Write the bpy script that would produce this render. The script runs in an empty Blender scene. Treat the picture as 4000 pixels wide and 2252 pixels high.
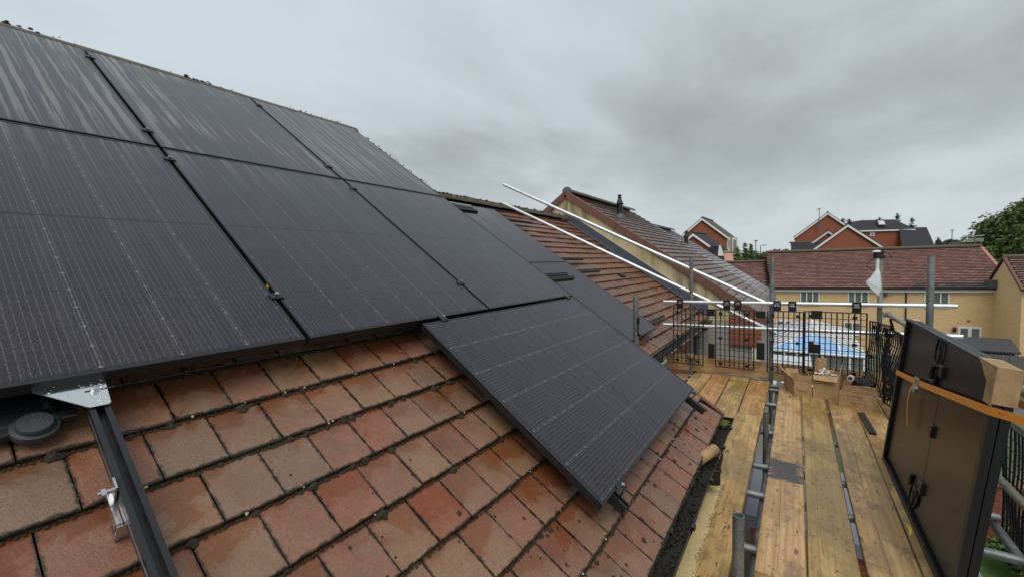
import bpy, bmesh, math, random
from mathutils import Matrix, Vector, noise as mnoise
random.seed(7)
R_ = math.radians
scene = bpy.context.scene
col = scene.collection

# ------------------------------------------------------------------ camera
cam_d = bpy.data.cameras.new('camera'); cam = bpy.data.objects.new('camera', cam_d); col.objects.link(cam)
cam_d.sensor_fit = 'HORIZONTAL'; cam_d.sensor_width = 36.0; cam_d.lens = 36.0 * 1626.06 / 4000.0
cam_d.clip_start = 0.05; cam_d.clip_end = 4000
cam.matrix_world = Matrix(((0.82737486, -0.01105137, 0.56154136, 1.5502),
                           (0.56113938, 0.05889263, -0.82562355, -0.8735),
                           (-0.02394638, 0.99820315, 0.05492764, 6.3514), (0, 0, 0, 1)))
scene.camera = cam

# ------------------------------------------------------------------ node helpers
def nd(t, typ, ins=None, **props):
    n = t.nodes.new(typ)
    for k, v in props.items(): setattr(n, k, v)
    for k, v in (ins or {}).items():
        s = n.inputs[k]
        if isinstance(v, bpy.types.NodeSocket): t.links.new(v, s)
        else: s.default_value = v
    return n
def mth(t, op, a, b=0.0, c=None, clamp=False):
    ins = {0: a, 1: b}
    if c is not None: ins[2] = c
    return nd(t, 'ShaderNodeMath', ins, operation=op, use_clamp=clamp).outputs[0]
def mixc(t, f, a, b, blend='MIX'):
    def c4(v): return (*v, 1.0) if isinstance(v, (tuple, list)) and len(v) == 3 else v
    return nd(t, 'ShaderNodeMix', {0: f, 6: c4(a), 7: c4(b)}, data_type='RGBA', blend_type=blend).outputs[2]
def mixf(t, f, a, b):
    return nd(t, 'ShaderNodeMix', {0: f, 2: a, 3: b}, data_type='FLOAT').outputs[0]
def ramp(t, f, stops, interp='LINEAR'):
    n = nd(t, 'ShaderNodeValToRGB', {0: f}); cr = n.color_ramp; cr.interpolation = interp
    while len(cr.elements) < len(stops): cr.elements.new(0.5)
    for e, (p, c) in zip(cr.elements, stops):
        e.position = p; e.color = (*c, 1.0) if len(c) == 3 else c
    return n.outputs[0]
def step(t, f, a, b):       # smooth 0..1 between a and b
    return nd(t, 'ShaderNodeMapRange', {0: f, 1: a, 2: b, 3: 0.0, 4: 1.0}, interpolation_type='SMOOTHSTEP').outputs[0]
def mapv(t, v, sc=(1, 1, 1), loc=(0, 0, 0), rot=(0, 0, 0)):
    return nd(t, 'ShaderNodeMapping', {0: v, 1: loc, 2: rot, 3: sc}).outputs[0]
def noi(t, v, s, d=4.0, r=0.55, dist=0.0):
    return nd(t, 'ShaderNodeTexNoise', {'Vector': v, 'Scale': s, 'Detail': d, 'Roughness': r, 'Distortion': dist}).outputs[0]
def voro(t, v, s, feat='F1', rnd=1.0):
    return nd(t, 'ShaderNodeTexVoronoi', {'Vector': v, 'Scale': s, 'Randomness': rnd}, feature=feat)
def sep(t, v): return nd(t, 'ShaderNodeSeparateXYZ', {0: v}).outputs
def comb(t, x, y, z): return nd(t, 'ShaderNodeCombineXYZ', {0: x, 1: y, 2: z}).outputs[0]
def tco(t): return nd(t, 'ShaderNodeTexCoord').outputs
def wpos(t): return nd(t, 'ShaderNodeNewGeometry').outputs['Position']
def orand(t): return nd(t, 'ShaderNodeObjectInfo').outputs['Random']
def bump(t, h, strength=0.3, dist=0.01, nrm=None):
    ins = {'Strength': strength, 'Distance': dist, 'Height': h}
    if nrm is not None: ins['Normal'] = nrm
    return nd(t, 'ShaderNodeBump', ins).outputs[0]
def newmat(name):
    m = bpy.data.materials.new(name); m.use_nodes = True; t = m.node_tree; t.nodes.clear(); return m, t
def out(t, base=(.5, .5, .5), rough=.5, metal=0.0, normal=None, **kw):
    ins = {'Base Color': (*base, 1) if isinstance(base, tuple) and len(base) == 3 else base, 'Roughness': rough, 'Metallic': metal}
    if normal is not None: ins['Normal'] = normal
    ins.update(kw)
    p = nd(t, 'ShaderNodeBsdfPrincipled', ins)
    o = nd(t, 'ShaderNodeOutputMaterial'); t.links.new(p.outputs[0], o.inputs[0]); return p

# ------------------------------------------------------------------ world: overcast sky
SUN_EL, SUN_AZ = 58.0, 152.0          # azimuth from +y towards +x
w = bpy.data.worlds.new('World'); scene.world = w; w.use_nodes = True; t = w.node_tree; t.nodes.clear()
g = tco(t)[0]; x, y, z = sep(t, g)
zc = mth(t, 'ADD', mth(t, 'MAXIMUM', z, 0.0), 0.16)
cp = comb(t, mth(t, 'DIVIDE', x, zc), mth(t, 'DIVIDE', y, zc), 0.0)
cp1 = mapv(t, cp, (0.42, 0.27, 1), (-15.548, -24.014, 0), (0, 0, .6825))
n1 = noi(t, cp1, 1.0, 6, 0.5, 0.3)
n2 = noi(t, mapv(t, cp, (1.5, .8, 1), (-19.094, -16.108, 0), (0, 0, .6825)), 1.6, 5, 0.55, 0.4)
cl = mth(t, 'ADD', mth(t, 'MULTIPLY', n1, .79), mth(t, 'MULTIPLY', n2, .21))
ccol = ramp(t, cl, [(.30, (2.45, 2.7, 2.84)), (.42, (3.35, 3.68, 3.85)), (.50, (4.35, 4.8, 5.05)), (.60, (4.95, 5.6, 6.0))])
hz = step(t, z, 0.30, 0.0)
ccol = mixc(t, mth(t, 'MULTIPLY', hz, .62), ccol, (5.15, 5.75, 5.95))
sky = nd(t, 'ShaderNodeTexSky', sky_type='NISHITA', sun_disc=False, sun_elevation=R_(SUN_EL), sun_rotation=R_(SUN_AZ), air_density=1.0, dust_density=3.0).outputs[0]
ccol = mixc(t, .94, sky, ccol)
bg = nd(t, 'ShaderNodeBackground', {0: ccol, 1: 0.11})
wo = nd(t, 'ShaderNodeOutputWorld'); t.links.new(bg.outputs[0], wo.inputs[0])

sd = bpy.data.lights.new('sun', 'SUN'); sd.energy = 1.5; sd.angle = R_(40); sd.color = (1.0, .97, .93)
so = bpy.data.objects.new('sun', sd); col.objects.link(so)
az, el = R_(SUN_AZ), R_(SUN_EL)
so.rotation_euler = (-Vector((math.sin(az) * math.cos(el), math.cos(az) * math.cos(el), math.sin(el)))).to_track_quat('-Z', 'Y').to_euler()
vs = scene.view_settings; vs.view_transform = 'Standard'; vs.look = 'None'; vs.exposure = 0.22; vs.gamma = 1.0; vs.use_curve_mapping = False

# ------------------------------------------------------------------ mesh helpers
class MB:
    def __init__(s): s.v = []; s.f = []
    def add(s, vs, fs):
        o = len(s.v); s.v += [tuple(p) for p in vs]; s.f += [tuple(i + o for i in f) for f in fs]; return s
    def hexa(s, p): return s.add(p, [(0, 3, 2, 1), (4, 5, 6, 7), (0, 1, 5, 4), (1, 2, 6, 5), (2, 3, 7, 6), (3, 0, 4, 7)])
    def box(s, x0, x1, y0, y1, z0, z1, M=None):
        p = [(x0, y0, z0), (x1, y0, z0), (x1, y1, z0), (x0, y1, z0), (x0, y0, z1), (x1, y0, z1), (x1, y1, z1), (x0, y1, z1)]
        if M is not None: p = [M @ Vector(q) for q in p]
        return s.hexa(p)
    def cbox(s, x0, x1, y0, y1, z0, z1, c=.003, M=None):     # box with chamfered top edge
        p = [(x0, y0, z0), (x1, y0, z0), (x1, y1, z0), (x0, y1, z0), (x0, y0, z1 - c), (x1, y0, z1 - c), (x1, y1, z1 - c), (x0, y1, z1 - c),
             (x0 + c, y0 + c, z1), (x1 - c, y0 + c, z1), (x1 - c, y1 - c, z1), (x0 + c, y1 - c, z1)]
        if M is not None: p = [M @ Vector(q) for q in p]
        return s.add(p, [(0, 3, 2, 1), (0, 1, 5, 4), (1, 2, 6, 5), (2, 3, 7, 6), (3, 0, 4, 7), (4, 5, 9, 8), (5, 6, 10, 9), (6, 7, 11, 10), (7, 4, 8, 11), (8, 9, 10, 11)])
    def frame(s, p, q):
        d = (Vector(q) - Vector(p)); d.normalize()
        a = d.orthogonal().normalized(); return d, a, d.cross(a)
    def tube(s, p, q, r, n=12, r2=None, cap=True):
        r2 = r if r2 is None else r2; d, a, b = s.frame(p, q); P, Q = Vector(p), Vector(q); vs = []
        for i in range(n):
            e = a * math.cos(2 * math.pi * i / n) + b * math.sin(2 * math.pi * i / n)
            vs += [P + e * r, Q + e * r2]
        fs = [(2 * i, 2 * ((i + 1) % n), 2 * ((i + 1) % n) + 1, 2 * i + 1) for i in range(n)]
        if cap: fs += [tuple(2 * i for i in reversed(range(n))), tuple(2 * i + 1 for i in range(n))]
        return s.add(vs, fs)
    def hollow(s, p, q, ro, ri, n=20):
        d, a, b = s.frame(p, q); P, Q = Vector(p), Vector(q); vs = []
        for i in range(n):
            e = a * math.cos(2 * math.pi * i / n) + b * math.sin(2 * math.pi * i / n)
            vs += [P + e * ro, Q + e * ro, P + e * ri, Q + e * ri]
        fs = []
        for i in range(n):
            j = (i + 1) % n; i4, j4 = 4 * i, 4 * j
            fs += [(i4, j4, j4 + 1, i4 + 1), (i4 + 3, j4 + 3, j4 + 2, i4 + 2), (i4 + 1, j4 + 1, j4 + 3, i4 + 3), (i4 + 2, j4 + 2, j4, i4)]
        return s.add(vs, fs)
    def sweep(s, pts, r, n=8, cap=True, flat=None):          # round (or flat ribbon w,t) along a polyline
        pts = [Vector(p) for p in pts]; vs = []; prev = None
        for k, p in enumerate(pts):
            d = (pts[min(k + 1, len(pts) - 1)] - pts[max(k - 1, 0)]).normalized()
            if prev is None: a = d.orthogonal().normalized()
            else:
                a = prev - d * prev.dot(d); a.normalize()
            prev = a; b = d.cross(a)
            rr = r[k] if isinstance(r, (list, tuple)) else r
            for i in range(n):
                an = 2 * math.pi * i / n; vs.append(p + a * (math.cos(an) * rr) + b * (math.sin(an) * rr))
        fs = [(k * n + i, k * n + (i + 1) % n, (k + 1) * n + (i + 1) % n, (k + 1) * n + i) for k in range(len(pts) - 1) for i in range(n)]
        if cap: fs += [tuple(reversed(range(n))), tuple((len(pts) - 1) * n + i for i in range(n))]
        return s.add(vs, fs)
    def ribbon(s, pts, side, wd, th):                         # flat strap: side vector, width, thickness
        pts = [Vector(p) for p in pts]; sv = Vector(side).normalized(); vs = []
        for k, p in enumerate(pts):
            d = (pts[min(k + 1, len(pts) - 1)] - pts[max(k - 1, 0)]).normalized()
            sd_ = (sv - d * sv.dot(d)).normalized(); nn = d.cross(sd_)
            vs += [p - sd_ * wd / 2 - nn * th / 2, p + sd_ * wd / 2 - nn * th / 2, p + sd_ * wd / 2 + nn * th / 2, p - sd_ * wd / 2 + nn * th / 2]
        n = len(pts)
        fs = [(4 * k + i, 4 * k + (i + 1) % 4, 4 * k + 4 + (i + 1) % 4, 4 * k + 4 + i) for k in range(n - 1) for i in range(4)]
        fs += [(3, 2, 1, 0), (4 * n - 4, 4 * n - 3, 4 * n - 2, 4 * n - 1)]
        return s.add(vs, fs)
    def prism(s, poly, a, b, M=None):                          # polygon in local xz, extruded along local y a..b
        n = len(poly); p = [(u, a, w_) for u, w_ in poly] + [(u, b, w_) for u, w_ in poly]
        if M is not None: p = [M @ Vector(q) for q in p]
        return s.add(p, [tuple(range(n)), tuple(reversed(range(n, 2 * n)))] + [(i, n + i, n + (i + 1) % n, (i + 1) % n) for i in range(n)])
    def lathe(s, prof, c, n=20, axis=(0, 0, 1)):
        d = Vector(axis).normalized(); a = d.orthogonal().normalized(); b = d.cross(a); C = Vector(c); vs = []
        for r, h in prof:
            for i in range(n):
                an = 2 * math.pi * i / n; vs.append(C + d * h + (a * math.cos(an) + b * math.sin(an)) * r)
        m = len(prof)
        fs = [(k * n + i, k * n + (i + 1) % n, (k + 1) * n + (i + 1) % n, (k + 1) * n + i) for k in range(m - 1) for i in range(n)]
        fs += [tuple(reversed(range(n))), tuple((m - 1) * n + i for i in range(n))]
        return s.add(vs, fs)
    def blob(s, c, rx, ry, rz, M=None, jit=.25):               # rough octahedral lump
        c = Vector(c); dirs = [(1, 0, 0), (.7, .7, .1), (0, 1, 0), (-.7, .7, -.1), (-1, 0, 0), (-.7, -.7, .1), (0, -1, 0), (.7, -.7, -.1)]
        vs = []
        for dx, dy, dz in dirs:
            k = 1 + random.uniform(-jit, jit); vs.append((dx * rx * k, dy * ry * k, dz * rz))
        k = 1 + random.uniform(-jit, jit); top = [(.45 * rx * k, .1 * ry, .85 * rz), (-.2 * rx, .42 * ry * k, .95 * rz), (-.25 * rx, -.4 * ry, .9 * rz * k)]
        vs += top + [(0, 0, -.6 * rz)]
        vs = [c + (M.to_3x3() @ Vector(q) if M is not None else Vector(q)) for q in vs]
        fs = [(0, 1, 8), (1, 2, 9), (1, 9, 8), (2, 3, 9), (3, 4, 9), (4, 10, 9), (4, 5, 10), (5, 6, 10), (6, 7, 10), (7, 8, 10), (7, 0, 8), (8, 9, 10)]
        fs += [((i + 1) % 8, i, 11) for i in range(8)]
        return s.add(vs, fs)
    def mesh(s, name, smooth=False):
        me = bpy.data.meshes.new(name); me.from_pydata([tuple(p) for p in s.v], [], s.f); me.update()
        if len(s.f) < 4000:
            bm = bmesh.new(); bm.from_mesh(me); bmesh.ops.recalc_face_normals(bm, faces=bm.faces); bm.to_mesh(me); bm.free()
        if smooth: me.polygons.foreach_set('use_smooth', [True] * len(me.polygons))
        return me

WM = {}                                                        # world matrices of parents
def link(o, parent=None, local=False):
    col.objects.link(o)
    if parent is not None:
        o.parent = parent
        if not local: o.matrix_parent_inverse = WM.get(parent.name, Matrix()).inverted()
    return o
def obj(name, mb, mat, parent=None, smooth=False, local=False, bevel=0.0):
    me = mb.mesh(name, smooth) if isinstance(mb, MB) else mb
    if mat is not None and not me.materials: me.materials.append(mat)
    o = link(bpy.data.objects.new(name, me), parent, local)
    if local and parent is not None: WM[o.name] = WM.get(parent.name, Matrix())
    if smooth and isinstance(mb, MB):
        try: me.set_sharp_from_angle(angle=R_(40))
        except Exception: pass
    if bevel:
        b = o.modifiers.new('bevel', 'BEVEL'); b.width = bevel; b.segments = 2; b.limit_method = 'ANGLE'; b.angle_limit = R_(40)
    return o
def tag(o, label=None, cat=None, group=None, kind=None):
    for k, v in (('label', label), ('category', cat), ('group', group), ('kind', kind)):
        if v: o[k] = v
    return o
def root(name, label, cat, M=(0, 0, 0), group=None):
    e = bpy.data.objects.new(name, None); col.objects.link(e); e.empty_display_size = .1
    M = M if isinstance(M, Matrix) else Matrix.Translation(M)
    e.matrix_world = M; WM[e.name] = M.copy(); return tag(e, label, cat, group)

# roof frame: s along the eave, t up the slope, n out of the slope
TS, TT, TN = Vector((0, 1, 0)), Vector((-.8264, 0, .5631)), Vector((.5631, 0, .8264)); ZR = 6.09
def RP(s_, t_, n_=0.0): return Vector((0, 0, ZR)) + TS * s_ + TT * t_ + TN * n_
def RM(s_, t_, n_=0.0):
    o = RP(s_, t_, n_)
    return Matrix(((TS.x, TT.x, TN.x, o.x), (TS.y, TT.y, TN.y, o.y), (TS.z, TT.z, TN.z, o.z), (0, 0, 0, 1)))
# ------------------------------------------------------------------ materials
def m_plain(name, base, rough=.5, metal=0.0, nscale=0.0, namp=.25, bmp=0.0, **kw):
    m, t = newmat(name); c = (*base, 1.0); nrm = None
    if nscale:
        v = tco(t)[3]; n = noi(t, v, nscale, 5)
        c = mixc(t, n, tuple(b * (1 - namp) for b in base), tuple(min(1, b * (1 + namp)) for b in base))
        rough = mth(t, 'ADD', rough, mth(t, 'MULTIPLY', mth(t, 'SUBTRACT', n, .5), .3), clamp=True)
        if bmp: nrm = bump(t, n, bmp, .01)
    out(t, c, rough, metal, nrm, **kw); return m

def m_tile(name, cols, wetamt=.5, ribs=0.0, dirt=1.0, tw=.155, tl=.1875, dry=.62, fall=True):
    m, t = newmat(name); co = tco(t)[3]; wp = wpos(t); rnd = orand(t); rnd2 = mth(t, 'FRACT', mth(t, 'MULTIPLY', rnd, 17.3))
    base = ramp(t, rnd, cols, 'CONSTANT' if len(cols) > 6 else 'LINEAR')
    fine = noi(t, wp, 90, 6, .7); mid = noi(t, wp, 9, 5, .6)
    base = mixc(t, mth(t, 'MULTIPLY', step(t, fine, .46, .72), .38), base, (.33, .235, .18))
    base = mixc(t, mth(t, 'MULTIPLY', step(t, noi(t, wp, 150, 4, .7), .54, .70), .5), base, (.055, .038, .028))
    base = mixc(t, mth(t, 'MULTIPLY', step(t, mid, .42, .75), .45), base, (.135, .082, .055))
    x, y, z = sep(t, co)
    # wet film: ragged patches that sit mostly high on each tile, under the course above
    wn = noi(t, wp, 7.5, 7, .62, .4)
    wv = mth(t, 'ADD', wn, mth(t, 'MULTIPLY', mth(t, 'SUBTRACT', y, tl * .62), 2.1))
    wv = mth(t, 'ADD', wv, mth(t, 'MULTIPLY', mth(t, 'SUBTRACT', rnd2, .5), .22))
    wet = mth(t, 'ADD', mth(t, 'MULTIPLY', step(t, wv, .40 - .13 * wetamt, .80 - .13 * wetamt), .72), mth(t, 'MULTIPLY', step(t, wv, .62 - .13 * wetamt, .66 - .13 * wetamt), .28))
    film = step(t, noi(t, wp, 2.2, 5, .6), .42, .56)
    wetc = mixc(t, 1.0, base, (.70, .42, .24), 'MULTIPLY')
    colr = mixc(t, mth(t, 'MULTIPLY', wet, .9), base, wetc)
    # grime along joints and lower lip
    ex = mth(t, 'MINIMUM', x, mth(t, 'SUBTRACT', tw, x)); e2 = mth(t, 'MINIMUM', ex, mth(t, 'MULTIPLY', y, .8))
    gn = noi(t, wp, 38, 6, .65)
    grime = step(t, mth(t, 'SUBTRACT', mth(t, 'MULTIPLY', gn, .030), e2), .006, .014)
    colr = mixc(t, mth(t, 'MULTIPLY', grime, .9 * dirt), colr, (.012, .011, .009))
    spots = step(t, voro(t, wp, 42).outputs[0], .13, .07); sp2 = step(t, noi(t, wp, 6, 3), .56, .64)
    colr = mixc(t, mth(t, 'MULTIPLY', mth(t, 'MULTIPLY', spots, sp2), .85 * dirt), colr, (.02, .016, .013))
    lich = step(t, noi(t, wp, 70, 4, .6), .72, .77)
    colr = mixc(t, mth(t, 'MULTIPLY', lich, .35), colr, (.42, .40, .33))
    rough = mixf(t, wet, mixf(t, film, dry, dry - .22), .16)
    h = mth(t, 'ADD', mth(t, 'MULTIPLY', fine, .6), mth(t, 'MULTIPLY', noi(t, wp, 260, 3), .4))
    if ribs:
        wv2 = nd(t, 'ShaderNodeTexWave', {'Vector': co, 'Scale': 10.5, 'Distortion': .8, 'Detail': 2.0}, bands_direction='X').outputs[0]
        h = mth(t, 'ADD', h, mth(t, 'MULTIPLY', wv2, ribs))
        colr = mixc(t, mth(t, 'MULTIPLY', step(t, wv2, .35, .05), .45), colr, (.03, .02, .016))
    nrm = bump(t, h, mixf(t, wet, .75, .16), .004)
    out(t, colr, rough, 0, nrm); return m

M = {}
M['tile_a'] = m_tile('tile_brown', [(0, (.235, .125, .075)), (.16, (.255, .13, .078)), (.32, (.215, .122, .076)), (.45, (.255, .142, .078)), (.6, (.235, .108, .064)), (.80, (.285, .092, .042)), (.87, (.205, .125, .082)), (.95, (.255, .105, .058))], .85, dry=.5)
M['tile_b'] = m_tile('tile_orange', [(0, (.225, .105, .06)), (.3, (.265, .11, .055)), (.55, (.195, .10, .062)), (.8, (.24, .12, .07)), (1, (.28, .105, .05))], .45, .6, .6, .31, .19, .5)
M['tile_c'] = m_tile('tile_grey_brown', [(0, (.155, .108, .095)), (.4, (.18, .122, .108)), (.7, (.14, .10, .09)), (1, (.195, .138, .12))], .3, .5, .5, .33, .1925, .6)
M['tile_y'] = m_tile('tile_terracotta_mix', [(0, (.30, .115, .085)), (.3, (.24, .10, .08)), (.55, (.34, .15, .11)), (.8, (.20, .095, .085)), (1, (.32, .13, .095))], .3, 0, .15, .34, .2, .55)
M['verge'] = m_plain('verge_red_concrete', (.165, .075, .052), .6, 0, 14, .35, .3)
M['ridge'] = m_plain('ridge_concrete_moss', (.115, .095, .06), .75, 0, 26, .7, .8)

# solar panel face (local x across 1.134, y along 1.722)
m, t = newmat('panel_glass_cells'); co = tco(t)[3]; x, y, z = sep(t, co); wp = wpos(t)
def comb_line(t, v, pitch, off, half, soft):
    f = mth(t, 'FRACT', mth(t, 'ADD', mth(t, 'DIVIDE', mth(t, 'SUBTRACT', v, off), pitch), .5))
    d = mth(t, 'MULTIPLY', mth(t, 'ABSOLUTE', mth(t, 'SUBTRACT', f, .5)), pitch)
    return d, step(t, d, half + soft, half)
CP = .184; x0 = (1.134 - 6 * CP) / 2
_, bus = comb_line(t, x, CP / 11, x0 + CP / 22, .0006, .0009)
dcol, gapx = comb_line(t, x, CP, x0, .0011, .0012)
RPt = .0923
yy = mth(t, 'SUBTRACT', mth(t, 'ABSOLUTE', mth(t, 'SUBTRACT', y, .861)), .008)
drow, gapy = comb_line(t, yy, RPt, 0.0, .0009, .0008)
mid = step(t, mth(t, 'ABSOLUTE', mth(t, 'SUBTRACT', y, .861)), .0085, .0070)
dia = step(t, mth(t, 'ADD', dcol, drow), .0075, .006)
inside = mth(t, 'MULTIPLY', step(t, mth(t, 'ABSOLUTE', mth(t, 'SUBTRACT', x, .567)), .553, .552), step(t, mth(t, 'ABSOLUTE', mth(t, 'SUBTRACT', y, .861)), .843, .842))
pad = step(t, mth(t, 'ABSOLUTE', mth(t, 'SUBTRACT', mth(t, 'FRACT', mth(t, 'DIVIDE', yy, RPt / 3)), .5)), .08, .03)
cellv = nd(t, 'ShaderNodeTexWhiteNoise', {'Vector': comb(t, mth(t, 'FLOOR', mth(t, 'DIVIDE', mth(t, 'SUBTRACT', x, x0), CP)), mth(t, 'FLOOR', mth(t, 'DIVIDE', y, RPt)), 0)}, noise_dimensions='2D').outputs[0]
c = mixc(t, step(t, noi(t, wp, .9, 3), .35, .65), mixc(t, cellv, (.012, .0102, .024), (.0175, .015, .032)), mixc(t, cellv, (.018, .0138, .019), (.023, .0180, .024)))
gz = noi(t, comb(t, mth(t, 'MULTIPLY', x, 3.0), y, 0.0), 60, 3)
c = mixc(t, mth(t, 'MULTIPLY', bus, mth(t, 'ADD', .26, mth(t, 'MULTIPLY', pad, .34))), c, (.19, .185, .205))
c = mixc(t, mth(t, 'MULTIPLY', gapx, mth(t, 'MULTIPLY', step(t, gz, .30, .65), .55)), c, (.24, .235, .25))
c = mixc(t, mth(t, 'MULTIPLY', gapy, .6), c, (.004, .004, .006))
c = mixc(t, mth(t, 'MULTIPLY', dia, .45), c, (.24, .24, .25))
c = mixc(t, mid, c, (.004, .004, .005))
c = mixc(t, mth(t, 'SUBTRACT', 1.0, inside), c, (.006, .006, .007))
# rain: beads over the glass, cleaned into runs where drops have slid down the slope
rv = nd(t, 'ShaderNodeObjectInfo').outputs['Random']
cs = comb(t, mth(t, 'ADD', mth(t, 'MULTIPLY', sep(t, wp)[1], 44.0), mth(t, 'MULTIPLY', noi(t, wp, 4, 2), .7)), mth(t, 'MULTIPLY', y, .75), mth(t, 'MULTIPLY', rv, 30))
sn = noi(t, cs, 1.0, 3, .55)
hi = step(t, sep(t, wp)[2], 6.75, 7.35)
run = mth(t, 'MULTIPLY', step(t, sn, .53, .58), step(t, noi(t, mapv(t, wp, (1, 1, 1), (4, 2, 0)), 1.1, 2), .34, .5))
run = mth(t, 'MULTIPLY', run, mth(t, 'ADD', .08, mth(t, 'MULTIPLY', hi, .92)))
d1 = voro(t, co, 230).outputs[0]; d2 = voro(t, co, 95).outputs[0]
bead = mth(t, 'ADD', step(t, d1, .42, .08), mth(t, 'MULTIPLY', step(t, d2, .26, .05), mth(t, 'MULTIPLY', 2.0, step(t, noi(t, wp, 14, 2), .5, .62))))
bead = mth(t, 'MULTIPLY', bead, mth(t, 'SUBTRACT', 1.0, run))
nrm = bump(t, bead, .42, .0022)
smear = step(t, noi(t, mapv(t, wp, (1, 1, 1), (7, 7, 7)), 7, 7, .7, 1.5), .66, .74)
c = mixc(t, mth(t, 'MULTIPLY', smear, .22), c, (.14, .17, .26))
dust = step(t, voro(t, co, 17).outputs[0], .035, .015)
c = mixc(t, mth(t, 'MULTIPLY', dust, .5), c, (.4, .4, .4))
c = mixc(t, mth(t, 'MULTIPLY', run, .26), c, (.34, .32, .285))
rough = mth(t, 'ADD', mixf(t, run, .29, .25), mth(t, 'MULTIPLY', smear, .12))
out(t, c, rough, 0, nrm, **{'IOR': 1.47, 'Specular IOR Level': mixf(t, run, .5, .8)}); M['glass'] = m

m, t = newmat('panel_frame_black'); v = tco(t)[3]; n = voro(t, v, 160).outputs[0]
out(t, (.009, .0095, .012, 1), mth(t, 'ADD', .30, mth(t, 'MULTIPLY', noi(t, v, 9), .2)), 0, bump(t, step(t, n, .4, .1), .25, .002)); M['frame'] = m
M['black'] = m_plain('black_plastic', (.012, .012, .013), .38, 0, 30, .3)
M['rail'] = m_plain('rail_black_anodised', (.020, .022, .026), .34, .25, 20, .3)
M['rail_in'] = m_plain('rail_edge', (.05, .055, .06), .4, .2, 20, .3)
m, t = newmat('back_sheet'); v = tco(t)[3]; out(t, mixc(t, noi(t, v, 2.2, 4), (.009, .009, .0115), (.016, .0148, .0155)), .27, 0, bump(t, noi(t, v, 240, 2), .05, .002), **{'Specular IOR Level': .32}); M['backsheet'] = m
m, t = newmat('stainless'); v = tco(t)[3]
out(t, (.74, .75, .76, 1), mth(t, 'ADD', .10, mth(t, 'MULTIPLY', noi(t, v, 40), .10)), 1.0, bump(t, noi(t, v, 30, 3), .05, .003)); M['steel'] = m
M['bolt'] = m_plain('bolt_steel', (.62, .62, .62), .25, 1.0, 60, .2)

def m_galv(name, lo, hi, rough, metal, streak=.5):
    m, t = newmat(name); wp = wpos(t); v = tco(t)[3]
    a = noi(t, wp, 7, 6, .65); b = noi(t, wp, 60, 4, .6)
    f = mth(t, 'ADD', mth(t, 'MULTIPLY', a, .7), mth(t, 'MULTIPLY', b, .3))
    c = mixc(t, step(t, f, .36, .66), lo, hi)
    c = mixc(t, mth(t, 'MULTIPLY', step(t, noi(t, wp, 22, 5, .7), .62, .72), streak), c, (.06, .058, .05))
    out(t, c, mth(t, 'ADD', rough, mth(t, 'MULTIPLY', b, .2)), metal, bump(t, b, .12, .003)); return m
M['tube_new'] = m_galv('tube_bright_galvanised', (.64, .67, .69), (.86, .88, .90), .28, .88, .22)
M['tube_old'] = m_galv('tube_dull_galvanised', (.16, .17, .17), (.32, .34, .33), .42, .65, .5)
M['tube_mossy'] = m_galv('tube_weathered', (.20, .20, .16), (.40, .40, .33), .5, .45, .5)
M['coupler'] = m_plain('coupler_zinc_yellow', (.42, .34, .17), .42, .8, 40, .45, .2)

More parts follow.
